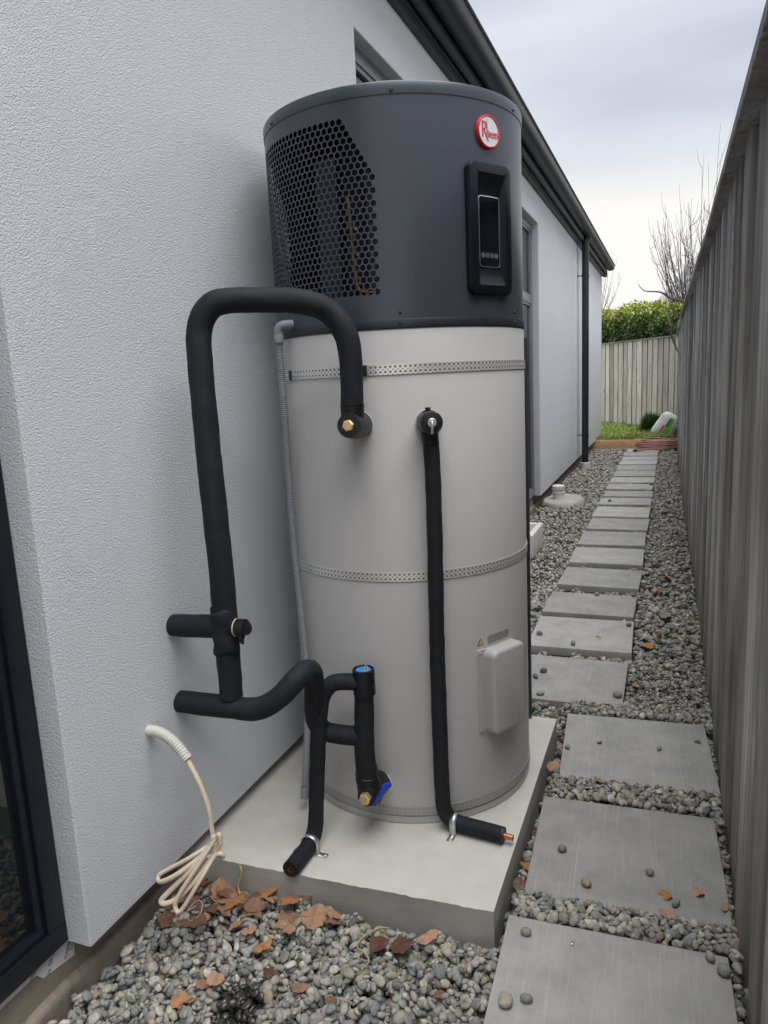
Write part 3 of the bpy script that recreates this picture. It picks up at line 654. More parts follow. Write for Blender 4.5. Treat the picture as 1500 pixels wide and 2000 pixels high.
# eaves: trim, soffit, fascia, gutter
for a, b in ((-2.7, 6.55), (6.553, YE + 0.03)):
    prism_y('eave_trim', [(W - 0.02, 2.70), (-1.062, 2.70), (-1.058, 2.704), (-1.058, 2.716), (-1.050, 2.719), (-1.050, 2.738), (-1.042, 2.741), (-1.042, 2.758), (W - 0.02, 2.758)], a, b, M_GUT, house)
prism_y('soffit', [(-1.15, 2.7585), (-1.022, 2.7585), (-1.022, 2.775), (-1.15, 2.775)], -2.7, YE + 0.02, M_GUTD, house)
prism_y('fascia', [(-1.0215, 2.742), (-1.003, 2.742), (-1.003, 2.88), (-1.0215, 2.88)], -2.7, YE + 0.025, M_GUTD, house)
gp = [(-1.002, 2.874), (-1.002, 2.806), (-0.996, 2.795), (-0.985, 2.789), (-0.955, 2.787), (-0.932, 2.790), (-0.914, 2.798), (-0.902, 2.811), (-0.895, 2.828), (-0.892, 2.846), (-0.891, 2.855), (-0.884, 2.858), (-0.880, 2.864), (-0.881, 2.871), (-0.888, 2.874), (-0.895, 2.870), (-0.897, 2.860), (-0.903, 2.83), (-0.915, 2.808), (-0.94, 2.796), (-0.985, 2.797), (-0.994, 2.806), (-0.995, 2.874)]
prism_y('gutter', gp, -2.7, YE + 0.10, M_GUT, house)
prism_y('gutter_end', gp[:16], YE + 0.0975, YE + 0.1035, M_GUT, house)
prism_y('roof', [(-0.93, 2.872), (-0.93, 2.888), (-6.5, 4.55), (-6.5, 4.53)], -2.7, YE + 0.2, M_ROOF, house)
box('barge_end', (-1.06, YE + 0.026, 2.690), (-0.998, YE + 0.046, 2.79), M_FRAMEG, house)
# downpipe
DX, DY = -0.992, 9.6
dpp = tube('downpipe', [(DX, DY, 0.05), (DX, DY, 1.4), (DX, DY, 2.70), (DX + 0.004, DY, 2.76), (DX + 0.03, DY, 2.80)], 0.042, M_DP, house, seg=28, step=0.2, smooth_path=False)
lathe('downpipe_socket', [(0.0, -0.03), (0.062, -0.03), (0.062, 0.052), (0.058, 0.056), (0.044, 0.056), (0.044, 0.03)], (DX, DY, 0), M_WHITEPVC, house, seg=32)
for z in (0.40, 2.34):
    lathe('downpipe_bracket', [(0.0425, -0.014), (0.046, -0.014), (0.046, 0.014), (0.0425, 0.014)], (DX, DY, z), M_DP, house, seg=28)
    tube('bracket_stud', [(W, DY - 0.03, z), (DX - 0.03, DY - 0.03, z)], 0.006, M_DP, house, seg=10, smooth_path=False)
    lathe('bracket_plate', [(0, 0), (0.017, 0), (0.015, 0.008), (0, 0.008)], (W, DY - 0.03, z), M_DP, house, seg=16, axis=(1, 0, 0))

# ================================================================== SLAB
slab = empty('concrete_plinth', (-0.7, 1.4, 0)); tag(slab, 'square light grey concrete plinth under the hot water cylinder', 'plinth')
V = [(-1.159, 1.366), (-0.338, 1.398), (-0.336, 2.357), (-1.159, 2.345)]
bm = bmesh.new(); lo = [bm.verts.new((x, y, -0.09)) for x, y in V]; hi = [bm.verts.new((x, y, ZS)) for x, y in V]
ft_ = bm.faces.new(hi); bm.faces.new(lo[::-1])
for i in range(4): bm.faces.new((lo[i], lo[(i + 1) % 4], hi[(i + 1) % 4], hi[i]))
bmesh.ops.subdivide_edges(bm, edges=list(bm.edges), cuts=60, use_grid_fill=True)
bm.normal_update()
for v in bm.verts:
    p = v.co.copy(); e = min(abs(p.x + 0.337), abs(p.y - 1.385 - 0.03 * (p.x + 0.6)))
    rough = mnoise.noise(p * 40) * 0.0009 + mnoise.noise(p * 130) * 0.0010
    if p.z < ZS - 0.001: v.co += v.normal * (0.0007 * mnoise.noise(p * 9)) * (1 if p.z < ZS - 0.01 else 0.3)
    elif e < 0.006: v.co.z += min(0, rough * 2.0 - 0.0006); v.co += Vector((rough, rough, 0))
    else: v.co.z += rough * 0.12
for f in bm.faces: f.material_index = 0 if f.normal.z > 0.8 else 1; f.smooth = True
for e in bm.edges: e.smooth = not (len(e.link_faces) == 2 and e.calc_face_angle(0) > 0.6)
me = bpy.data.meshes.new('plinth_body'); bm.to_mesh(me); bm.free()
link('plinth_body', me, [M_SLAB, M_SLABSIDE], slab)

# ================================================================== WATER HEATER
heater = empty('hot_water_cylinder', (TC.x, TC.y, ZS)); tag(heater, 'tall heat pump hot water cylinder with grey body and dark vented top', 'water heater')
c0 = (TC.x, TC.y, 0)
lathe('tank_body', [(0, 0.0825), (TR - 0.003, 0.0825), (TR, 0.086), (TR, 1.330), (TR - 0.003, 1.3345), (0, 1.3345)], c0, M_TANK, heater, seg=128)
lathe('base_ring', [(0, ZS + 0.0005), (TR - 0.004, ZS + 0.0005), (TR - 0.0015, ZS + 0.003), (TR - 0.0015, 0.0795), (TR - 0.005, 0.082), (0, 0.082)], c0, M_TANK, heater, seg=128)
def strap(z0, z1, m=M_STRAP):
    seg = 160; V, F, UV = [], [], []
    r = TR + 0.0022
    for i in range(seg + 1):
        t = 2 * math.pi * i / seg
        for (rr, zz) in ((TR - 0.001, z0), (r, z0), (r, z1), (TR - 0.001, z1)): V.append((TC.x + rr * math.cos(t), TC.y + rr * math.sin(t), zz))
    for i in range(seg):
        for k in range(3): F.append((i * 4 + k, i * 4 + k + 4, i * 4 + k + 5, i * 4 + k + 1))
    me = pyd(V, F); ul = me.uv_layers.new(name='UVMap'); 
    for p in me.polygons:
        for li in p.loop_indices:
            vi = me.loops[li].vertex_index; ul.data[li].uv = ((vi // 4) / seg * 2 * math.pi * TR, me.vertices[vi].co.z - (z0 + z1) / 2 + 0.505)
    me = fixn(me)
    return link('restraint_strap', autosmooth(me, 40), m, heater)
strap(1.229, 1.2525); strap(0.7235, 0.747); strap(0.0875, 0.110, M_STRAPB)
for adeg, z in ((-85.5, 1.241), (-128, 1.240)):
    M = frame(adeg, z, TR + 0.0028); link('strap_clip', baked(box_mesh((0, 0, 0.001), (0.013, 0.0255, 0.003), 0.0008), M), M_CASEDK, heater)
def screw(parent, adeg, z, m, rad=0.0042, r=TR):
    M = frame(adeg, z, r); me = lathe_mesh([(rad, -0.003), (rad, 0.0008), (rad * .8, 0.0026), (rad * .35, 0.0030), (rad * .3, 0.0018), (0.00001, 0.0018)], (0, 0, 0), 12)
    return link('screw', autosmooth(fixn(baked(me, M)), 40), m, parent)
for a in (-108, -52.0, -14, 30): screw(heater, a, 0.0715, M_ZINC, 0.0036, TR - 0.0015)
# --- casing with real hexagonal perforation
CR = TR - 0.0005; LA0, LA1, LZ0, LZ1 = -200.0, -64.0, 1.378, 1.828
P_ = 0.0160; RH = P_ / math.sqrt(3); ROW = 1.5 * RH; K = math.pi / 180 * CR
def vent_open(s, z):       # s arc metres measured from angle -130
    a = s / K - 130
    d = abs(a + 130)
    if not (1.414 < z < 1.803): return False
    lim = 52.4 if z < 1.686 else 52.4 - (z - 1.686) / (1.803 - 1.686) * 14.2
    return d < lim
V, F, idx, RIMS = [], [], {}, []
def cv(s, z):
    a = s / K - 130; a = max(LA0, min(LA1, a)); z = max(LZ0, min(LZ1, z)); k = (round(a, 3), round(z, 5))
    if k not in idx: idx[k] = len(V); V.append((TC.x + CR * math.cos(R_(a)), TC.y + CR * math.sin(R_(a)), z))
    return idx[k]
HS = 0.80
rows = int((LZ1 - LZ0) / ROW) + 4; cols = int((LA1 - LA0) * K / P_) + 4
for j in range(-2, rows):
    zc = LZ0 + j * ROW
    for i in range(-2, cols):
        sc = (LA0 + 130) * K + (i + 0.5 * (j % 2)) * P_
        hexo = [(sc + RH * math.cos(R_(90 + 60 * k)), zc + RH * math.sin(R_(90 + 60 * k))) for k in range(6)]
        o_ = [cv(*h) for h in hexo]
        if vent_open(sc, zc):
            h_ = [cv(sc + (x - sc) * HS, zc + (y - zc) * HS) for x, y in hexo]
            for k in range(6): F.append((o_[k], o_[(k + 1) % 6], h_[(k + 1) % 6], h_[k]))
            RIMS.append(h_)
        else:
            q = []
            for x in o_:
                if x not in q: q.append(x)
            if len(q) >= 3: F.append(tuple(q))
seg = 128
def ring(z): 
    b = len(V)
    for i in range(seg): t = 2 * math.pi * i / seg; V.append((TC.x + CR * math.cos(t), TC.y + CR * math.sin(t), z))
    return b
for (za, zb) in ((1.352, LZ0 + 0.0008), (LZ1 - 0.0008, 1.840)):
    b0 = ring(za); b1 = ring(zb)
    for i in range(seg): F.append((b0 + i, b0 + (i + 1) % seg, b1 + (i + 1) % seg, b1 + i))
n = 90; b0 = len(V)
for i in range(n + 1):
    a = R_(LA1 - 0.15 + (360 - (LA1 - LA0) + 0.3) * i / n)
    for z in (LZ0, LZ1): V.append((TC.x + CR * math.cos(a), TC.y + CR * math.sin(a), z))
for i in range(n): F.append((b0 + 2 * i, b0 + 2 * i + 2, b0 + 2 * i + 3, b0 + 2 * i + 1))
RV, RF = [], []
for h_ in RIMS:
    b0 = len(RV)
    for q in h_:
        p = Vector(V[q]); n_ = Vector((p.x - TC.x, p.y - TC.y, 0)).normalized(); RV += [p, p - n_ * 0.0016]
    for k in range(6): k2 = (k + 1) % 6; RF.append((b0 + 2 * k, b0 + 2 * k + 1, b0 + 2 * k2 + 1, b0 + 2 * k2))
rim_me = pyd(RV, RF)
me = pyd(V, F); bm = bmesh.new(); bm.from_mesh(me)
for f in bm.faces:
    c = f.calc_center_median(); nrm = Vector((c.x - TC.x, c.y - TC.y, 0))
    if f.normal.dot(nrm) < 0: f.normal_flip()
bm.to_mesh(me); bm.free()
case = link('top_casing', me, M_CASE, heater)
cn = []
for v in me.vertices: cn.append(((v.co.x - TC.x) / CR, (v.co.y - TC.y) / CR, 0.0))
for p in me.polygons: p.use_smooth = True
me.normals_split_custom_set_from_vertices(cn)
hr = link('hole_edges', rim_me, M_CASE, heater); hr['kind'] = 'stuff'
lathe('casing_rim', [(CR - 0.02, 1.838), (CR + 0.0015, 1.838), (CR + 0.0020, 1.8395), (CR + 0.0020, 1.862), (CR, 1.8655), (CR - 0.004, 1.8665), (0, 1.874)], c0, M_CASE, heater, seg=128)
lathe('casing_band', [(CR - 0.02, 1.335), (TR + 0.0012, 1.335), (TR + 0.0018, 1.3365), (TR + 0.0018, 1.354), (TR + 0.0012, 1.3555), (CR - 0.02, 1.3555)], c0, M_CASEDK, heater, seg=128)
for a in (-130, -70, -9.5, 50): screw(heater, a, 1.8455, M_CASEDK, 0.0048, CR + 0.002)
for a in (-130, -70.2, -10.6, 50): screw(heater, a, 1.3705, M_CASEDK, 0.0042, CR); screw(heater, a, 1.3455, M_CASEDK, 0.0042, TR + 0.0018)
# inside of the casing
lathe('inner_drum', [(0.0, 1.357), (0.333, 1.357), (0.333, 1.366), (0.16, 1.37), (0.15, 1.835), (0.0, 1.835)], c0, M_INT, heater, seg=64)
for a0_, a1_ in ((-112, -99), (-84, -76)):
    V, F = [], []; n = 10
    for i in range(n + 1):
        a = R_(a0_ + (a1_ - a0_) * i / n)
        for (r_, z) in ((0.285, 1.40), (0.285, 1.74), (0.255, 1.74), (0.255, 1.40)): V.append((TC.x + r_ * math.cos(a), TC.y + r_ * math.sin(a), z))
    for i in range(n):
        for k in range(4): F.append((i * 4 + k, i * 4 + (k + 1) % 4, i * 4 + 4 + (k + 1) % 4, i * 4 + 4 + k))
    F += [(0, 1, 2, 3), (n * 4, n * 4 + 1, n * 4 + 2, n * 4 + 3)]
    link('evaporator', fixn(pyd(V, F)), M_FIN, heater, smooth=False)
def cp(a, r, z): return (TC.x + r * math.cos(R_(a)), TC.y + r * math.sin(R_(a)), z)
tube('refrigerant_pipe', [cp(-93, .29, 1.645), cp(-91.2, .305, 1.635), cp(-90.4, .31, 1.60), cp(-89.5, .31, 1.5), cp(-88.5, .31, 1.44), cp(-86, .31, 1.424), cp(-80, .31, 1.42)], 0.0040, M_COPPERD, heater, seg=10, step=0.01)
for a, z in ((-87.5, 1.565), (-86.6, 1.562), (-87.2, 1.508)):
    lathe('screw', [(0, 0), (0.003, 0), (0.002, 0.003), (0, 0.0035)], cp(a, .318, z), M_ZINC, heater, seg=10, axis=(math.cos(R_(a)), math.sin(R_(a)), 0))
# --- badge
LM = frame(-29.5, 1.772, TR + 0.0008)
badge = link('badge', autosmooth(fixn(baked(lathe_mesh([(0.0365, -0.004), (0.0368, 0.004), (0.0355, 0.0066), (0.0335, 0.0070), (0.0322, 0.0060), (0.0318, 0.0050)], (0, 0, 0), 48), LM)), 40), M_RED, heater)
def subp(name, me, m, parent):
    o = bpy.data.objects.new(name, me); COL.objects.link(o); me.materials.append(m); o.parent = parent; o.matrix_parent_inverse = Matrix.Identity(4); return o
def disc_mesh(r, z, n=48): return pyd([(r * math.cos(2 * math.pi * i / n), r * math.sin(2 * math.pi * i / n), z) for i in range(n)], [tuple(range(n))])
subp('badge_face', baked(disc_mesh(0.0322, 0.0052), LM), M_SILVER, badge)
def letters(txt, size, sx, left, base, z=0.0058):
    m_ = text_mesh(txt, size, 0.0004, sx); x0 = min(v.co.x for v in m_.vertices); y0 = min(v.co.y for v in m_.vertices)
    m_.transform(LM @ Matrix.Translation((left - x0, base - y0, z))); subp('lettering', m_, M_RED, badge)
def stroke(pts, w, z=0.0061):
    V, F = [], []
    for i, (x, y) in enumerate(pts):
        a = pts[max(0, i - 1)]; b = pts[min(len(pts) - 1, i + 1)]; d = Vector((b[0] - a[0], b[1] - a[1])).normalized(); ww = w[i] if isinstance(w, list) else w
        V += [(x - d.y * ww, y + d.x * ww, z), (x + d.y * ww, y - d.x * ww, z)]
    for i in range(len(pts) - 1): F.append((2 * i, 2 * i + 1, 2 * i + 3, 2 * i + 2))
    subp('lettering', fixn(baked(pyd(V, F), LM)), M_RED, badge)
# R: stem, bowl and long swooping leg; h with a tall ascender; eem
stroke([(-0.0205, 0.020), (-0.0205, -0.014)], 0.0019)
stroke([(-0.0215, 0.0195), (-0.014, 0.0185), (-0.0092, 0.0135), (-0.0100, 0.0075), (-0.0150, 0.0035), (-0.0200, 0.0030)], [.0016, .0017, .0020, .0020, .0017, .0014])
stroke([(-0.0165, 0.0035), (-0.0115, -0.006), (-0.0065, -0.015), (-0.0010, -0.0215)], [.0017, .0019, .0017, .0006])
stroke([(-0.0068, 0.0275), (-0.0060, 0.010), (-0.0058, -0.0135)], [.0004, .0012, .0013])
stroke([(-0.0058, -0.003), (-0.0035, 0.0015), (-0.0010, 0.0005), (-0.0004, -0.005), (-0.0004, -0.0135)], .0012)
letters('eem', 0.0285, 0.60, 0.0018, -0.0135)
# --- control panel
PM = frame(-29.4, 1.5545, TR)
def rings_mesh(rings, cap=True):
    n = len(rings[0]); V = [p for r in rings for p in r]; F = []
    for i in range(len(rings) - 1):
        for k in range(n): F.append((i * n + k, i * n + (k + 1) % n, (i + 1) * n + (k + 1) % n, (i + 1) * n + k))
    if cap: F.append(tuple((len(rings) - 1) * n + k for k in range(n)))
    return pyd(V, F)
rr = lambda w, h, r, z, dy=0: [(x, y + dy, z) for x, y in rrect(w, h, r)]
panel = link('control_panel', autosmooth(fixn(baked(rings_mesh([rr(.143, .298, .022, -.012), rr(.143, .298, .022, .0055), rr(.1405, .2955, .021, .0090), rr(.135, .290, .019, .0105), rr(.097, .252, .008, .0105), rr(.0945, .2495, .008, .0095), rr(.072, .160, .008, -.0015, -.0035)]), PM)), 30), M_PANEL, heater)
subp('screen_rim', autosmooth(fixn(baked(rings_mesh([rr(.0725, .1605, .008, -.002, -.0035), rr(.0725, .1605, .008, .0015, -.0035), rr(.0690, .1570, .0066, .0018, -.0035), rr(.0685, .1565, .0064, -.0005, -.0035)], False), PM)), 40), M_CHROME, panel)
subp('screen', baked(rings_mesh([rr(.0688, .1568, .0064, -.001, -.0035), rr(.0688, .1568, .0064, .0006, -.0035)]), PM), M_SCREEN, panel)
for i in range(4):
    x = -0.0225 + i * 0.015; y = -0.0565; B = []
    V, F = [], []; n = 20
    for k in range(n):
        t = 2 * math.pi * k / n; V += [(x + .0056 * math.cos(t), y + .0056 * math.sin(t), .0009), (x + .0048 * math.cos(t), y + .0048 * math.sin(t), .0009)]
    for k in range(n): F.append((2 * k, 2 * ((k + 1) % n), 2 * ((k + 1) % n) + 1, 2 * k + 1))
    def bar(x0, y0, x1, y1, w=.0005):
        d = Vector((x1 - x0, y1 - y0)).normalized(); p = Vector((-d.y, d.x)) * w; b = len(V)
        V.extend([(x0 + p.x, y0 + p.y, .0009), (x1 + p.x, y1 + p.y, .0009), (x1 - p.x, y1 - p.y, .0009), (x0 - p.x, y0 - p.y, .0009)]); F.append((b, b + 1, b + 2, b + 3))
    if i == 0: bar(x - .0035, y, x + .0035, y, .0007)
    if i == 1: bar(x - .0024, y - .0012, x, y + .0016); bar(x, y + .0016, x + .0024, y - .0012)
    if i == 2: bar(x - .0024, y + .0012, x, y - .0016); bar(x, y - .0016, x + .0024, y + .0012)
    if i == 3: bar(x - .0022, y - .002, x + .0022, y - .002); bar(x - .0022, y + .001, x + .0022, y + .001); bar(x - .0022, y - .002, x - .0022, y + .001); bar(x + .0022, y - .002, x + .0022, y + .001)
    subp('touch_button', baked(pyd(V, F), PM), M_ICON, panel)
# --- element cover
EM = frame(-28.0, 0.405, TR)
cov = link('element_cover', autosmooth(fixn(baked(rings_mesh([rr(.128, .232, .020, -.014), rr(.128, .232, .020, .020), rr(.126, .230, .019, .029), rr(.119, .223, .016, .0345), rr(.108, .212, .010, .036)]), EM)), 60), M_BOX, heater)
subp('flange', autosmooth(fixn(baked(rings_mesh([rr(.030, .232, .006, -.016), rr(.030, .232, .006, -.0035), rr(.0285, .2305, .005, -.0025)]), EM @ Matrix.Translation((-0.066, 0, 0)) @ Matrix.Rotation(R_(-11), 4, 'Y'))), 50), M_BOX, cov)
for z in (0.512, 0.298): s_ = screw(cov, -40.4, z, M_ZINC, 0.0040, TR + 0.0035); s_.parent = cov; s_.matrix_parent_inverse = Matrix.Identity(4)
TM = frame(-39.7, 0.541, TR + 0.0008)
tri = link('warning_mark', baked(pyd([(-.010, -.008, 0), (.010, -.008, 0), (0, .010, 0)], [(0, 1, 2)]), TM), M_INK, heater)
subp('warning_mark', baked(pyd([(-.0072, -.0065, .0004), (.0072, -.0065, .0004), (0, .0066, .0004)], [(0, 1, 2)]), TM), M_YEL, tri)
V, F = [], []; n = 10
for i in range(n + 1):
    a = -35.6 + 14 * i / n; V += [cp(a, TR + .0007, 0.531), cp(a, TR + .0007, 0.552)]
for i in range(n): F.append((2 * i, 2 * i + 2, 2 * i + 3, 2 * i + 1))
link('rating_label', pyd(V, F), M_MICRO, heater)
# --- outlet plates
def plate(adeg, z, r=0.0345):
    M = frame(adeg, z, TR - 0.0006)
    prof = [(0.0001, 0.0030), (r * .86, 0.0030), (r * .97, 0.0032), (r, 0.0020), (r, -0.006)]
    me = lathe_mesh(prof, (0, 0, 0), 40)
    for v in me.vertices: v.co.z -= (v.co.x ** 2) / (2 * TR)
    o = link('outlet_plate', autosmooth(fixn(baked(me, M)), 40), M_CLEAR, heater)
    me = lathe_mesh([(r * .93, 0.0030), (r * .96, 0.0042), (r, 0.0036), (r, 0.0015)], (0, 0, 0), 40)
    for v in me.vertices: v.co.z -= (v.co.x ** 2) / (2 * TR)
    subp('plate_rim', autosmooth(fixn(baked(me, M)), 60), M_PLRIM, o)
plate(-88.8, 1.114); plate(-60.6, 1.112, 0.033); plate(-88.5, 0.172, 0.036)

# ================================================================== PIPES
def pipe_thing(name, loc, label, cat='pipe'):
    e = empty(name, loc); tag(e, label, cat, 'insulated plumbing pipes'); return e
def cap_hollow(name, a, b, r0, r1, m, parent, seg=24):
    """short ring at a pipe end"""
    d = (Vector(b) - Vector(a)); return lathe(name, [(r1, 0), (r0, 0), (r0, d.length), (r1, d.length)], a, m, parent, seg=seg, axis=d.normalized())
# 1: big lagged pipe from the upper left outlet over to the wall
p1 = pipe_thing('insulated_pipe', (-0.94, 1.36, 0.5), 'thick black lagged pipe arching from upper brass outlet down to wall tees')
pts1 = [(-0.678, 1.555, 1.150), (-0.677, 1.555, 1.185), (-0.675, 1.555, 1.269), (-0.684, 1.55, 1.328), (-0.718, 1.54, 1.376), (-0.768, 1.51, 1.397), (-0.838, 1.48, 1.404), (-0.910, 1.43, 1.404), (-0.946, 1.41, 1.387), (-0.966, 1.40, 1.339), (-0.963, 1.39, 1.261), (-0.952, 1.375, 1.059), (-0.938, 1.362, 0.829), (-0.937, 1.36, 0.685), (-0.939, 1.36, 0.51)]
tube('insulation', pts1, [.0262, .0262, .0265, .0275, .028, .0275, .0275, .0275, .028, .028, .0278, .028, .0282, .028, .027], M_FOAM, p1, seg=28, step=0.008)
el = tube('elbow_cover', [(-0.692, 1.635, 1.114), (-0.684, 1.59, 1.116), (-0.679, 1.56, 1.118), (-0.674, 1.527, 1.120), (-0.672, 1.516, 1.1205)], [.029, .031, .0305, .0285, .0265], M_RUB, p1, seg=28, step=0.006)
tube('elbow_cover', [(-0.679, 1.557, 1.115), (-0.678, 1.556, 1.145), (-0.6775, 1.555, 1.163)], [.026, .0272, .0272], M_RUB, p1, seg=28, step=0.006)
for z in (1.160, 1.166): lathe('tape_band', [(.0262, -.002), (.0278, -.0015), (.0278, .0015), (.0262, .002)], (-0.6775, 1.555, z), M_RUB, p1, seg=28)
def hexnut(parent, c, d, r, ln, m=M_BRASS):
    me = lathe_mesh([(0, ln), (r * .78, ln), (r, ln * .82), (r, -0.01)], (0, 0, 0), 6); q = Vector(d).normalized().to_track_quat('Z', 'Y').to_matrix().to_4x4()
    me.transform(Matrix.Translation(c) @ q @ Matrix.Rotation(R_(12), 4, 'Z')); return link('brass_nut', autosmooth(fixn(me), 15), m, parent)
AX1 = Vector((-0.672, 1.516, 1.1205)) - Vector((-0.692, 1.635, 1.114))
hexnut(p1, Vector((-0.672, 1.516, 1.1205)), AX1, 0.0135, 0.009)
tube('split_line', [(-0.6725, 1.5155, 1.134), (-0.6735, 1.516, 1.147), (-0.675, 1.53, 1.1495)], 0.0008, M_INT, p1, seg=6, step=0.005)
# wall tee
tee = pipe_thing('insulated_tee', (W, 1.36, 0.675), 'black lagged stub from the wall crossing the tall pipe with a capped end')
tube('insulation', [(W - 0.004, 1.36, 0.672), (-1.04, 1.36, 0.674), (-0.965, 1.36, 0.678), (-0.915, 1.358, 0.681)], [.0255, .027, .0265, .025], M_FOAM, tee, seg=26, step=0.01)
tube('end_cap', [(-0.918, 1.357, 0.681), (-0.885, 1.355, 0.684), (-0.882, 1.355, 0.684)], [.0195, .0192, .0178], M_RUB, tee, seg=24, step=0.006)
tube('tape_flap', [(-0.892, 1.350, 0.667), (-0.890, 1.347, 0.655), (-0.884, 1.345, 0.648)], [.010, .006, .002], M_RUB, tee, seg=10, step=0.004)
cap_hollow('cable_tie', (-0.9075, 1.357, 0.6815), (-0.9045, 1.357, 0.6815), .0208, .019, M_CABLE, tee)
V, F = [], []; nu, nv = 20, 12      # foam wrap sheet folded round the crossing
for j in range(nv + 1):
    z = 0.620 + 0.105 * j / nv
    for i in range(nu + 1):
        t = R_(-205 + 200 * i / nu); r_ = 0.0305 + 0.002 * math.sin(j * .9 + i * .4) - 0.0015 * (j == nv)
        V.append((-0.938 + r_ * math.cos(t) * 1.02, 1.359 + r_ * math.sin(t), z + 0.004 * math.sin(i * .5)))
for j in range(nv):
    for i in range(nu): a = j * (nu + 1) + i; F.append((a, a + 1, a + nu + 2, a + nu + 1))
wr = link('foam_wrap', fixn(pyd(V, F)), M_FOAM, tee, smooth=True); sm = wr.modifiers.new('t', 'SOLIDIFY'); sm.thickness = 0.003
# 2: lower lagged pipe: wall -> over the hump -> behind -> drain assembly
p4 = pipe_thing('insulated_pipe', (W, 1.357, 0.48), 'thick black lagged pipe rising in a hump from lower wall stub')
pts4 = [(W - 0.004, 1.357, 0.481), (-1.03, 1.357, 0.482), (-0.943, 1.357, 0.484), (-0.868, 1.36, 0.488), (-0.815, 1.37, 0.520), (-0.782, 1.395, 0.556), (-0.775, 1.43, 0.562), (-0.780, 1.47, 0.535), (-0.797, 1.50, 0.470), (-0.812, 1.525, 0.395), (-0.800, 1.54, 0.357), (-0.765, 1.55, 0.345), (-0.70, 1.56, 0.343)]
tube('insulation', pts4, [.0262, .0268, .0265, .0262, .0258, .0255, .025, .0245, .0245, .0245, .0245, .0245, .0245], M_FOAM, p4, seg=28, step=0.008)
# 3: drain / cold inlet assembly
dr = pipe_thing('inlet_assembly', (-0.69, 1.56, 0.17), 'upright black lagged inlet assembly with blue topped valve and brass plug', 'valve')
tube('insulation', [(-0.690, 1.56, 0.500), (-0.690, 1.56, 0.47), (-0.693, 1.56, 0.40), (-0.697, 1.56, 0.32), (-0.696, 1.56, 0.25)], [.0235, .0245, .0245, .0255, .0262], M_FOAM, dr, seg=28, step=0.01)
lathe('valve_collar', [(.0245, -.040), (.0275, -.038), (.0275, .020), (.0270, .026), (.0225, .027), (.0205, .022), (0.0, .021)], (-0.6885, 1.56, 0.497), M_RUB, dr, seg=32)
lathe('blue_cap', [(0.0, .0245), (.0185, .0245), (.0195, .021)], (-0.6885, 1.56, 0.497), M_CYAN, dr, seg=28)
tube('brass_ring', [(-0.690, 1.575, 0.524), (-0.684, 1.565, 0.530), (-0.680, 1.548, 0.5255), (-0.677, 1.540, 0.522), (-0.6735, 1.545, 0.5235), (-0.678, 1.562, 0.528), (-0.686, 1.576, 0.525)], 0.0011, M_BRASS, dr, seg=8, step=0.004)
for k, (zz, q) in enumerate(((0.517, .012), (0.500, .010), (0.478, .007))):
    tube('tape_tail', [(-0.664, 1.552, zz), (-0.658, 1.548, zz + .001), (-0.657 + q * .3, 1.545, zz + .004)], [.005, .0035, .0012], M_RUB, dr, seg=8, step=0.004)
tube('inlet_cover', [(-0.695, 1.56, 0.262), (-0.694, 1.56, 0.235), (-0.690, 1.56, 0.205), (-0.687, 1.56, 0.185), (-0.686, 1.56, 0.168)], [.0275, .0285, .031, .031, .024], M_RUB, dr, seg=28, step=0.006)
tube('inlet_cover', [(-0.695, 1.642, 0.176), (-0.689, 1.60, 0.188), (-0.687, 1.56, 0.195), (-0.684, 1.523, 0.200)], [.030, .031, .029, .022], M_RUB, dr, seg=26, step=0.006)
for z in (0.243, 0.228): lathe('tape_band', [(.0272, -.002), (.0298, 0), (.0272, .002)], (-0.6945, 1.56, z), M_RUB, dr, seg=28, axis=(0.1, -.12, 1))
hexnut(dr, Vector((-0.6835, 1.519, 0.2005)), Vector((0.06, -1, 0.12)), 0.0148, 0.013)
hd = Matrix.Translation((-0.652, 1.540, 0.207)) @ Matrix.Rotation(R_(-28), 4, 'Y')
link('valve_handle', box_mesh((-0.652, 1.538, 0.205), (0.011, 0.014, 0.062), 0.004, 2, Matrix.Rotation(R_(32), 3, 'Y')), M_BLUE, dr)
link('valve_handle', box_mesh((-0.634, 1.540, 0.231), (0.024, 0.013, 0.011), 0.0035, 2, Matrix.Rotation(R_(-22), 3, 'Y')), M_BLUE, dr)
# 4: relief drain from the inlet assembly down to the plinth
p2 = pipe_thing('drain_pipe', (-0.815, 1.45, ZS), 'thin black lagged drain dropping to the plinth, open copper end facing front')
end2 = Vector((-0.8195, 1.362, 0.0845))
tube('insulation', [(-0.700, 1.553, 0.489), (-0.735, 1.548, 0.490), (-0.766, 1.541, 0.484), (-0.787, 1.532, 0.458), (-0.796, 1.524, 0.415), (-0.803, 1.515, 0.335), (-0.810, 1.503, 0.210), (-0.8135, 1.496, 0.140), (-0.815, 1.488, 0.108), (-0.8165, 1.468, 0.0885), (-0.8175, 1.43, 0.0835), tuple(end2)], [.0205, .0205, .0208, .0208, .0203, .0200, .0198, .0198, .0198, .0200, .0202, .0202], M_FOAM, p2, seg=26, step=0.007, caps=False)
d2 = (end2 - Vector((-0.8175, 1.43, 0.0835))).normalized()
lathe('insulation_end', [(.0090, -.03), (.0090, 0), (.0200, .0006), (.0203, -.002)], end2, M_RUB, p2, seg=26, axis=d2)
lathe('copper_end', [(.0062, -.05), (.0062, .003), (.0072, .003), (.0072, -.05)], end2 - d2 * 0.003 + Vector((0, 0, -.002)), M_COPPER, p2, seg=20, axis=d2)
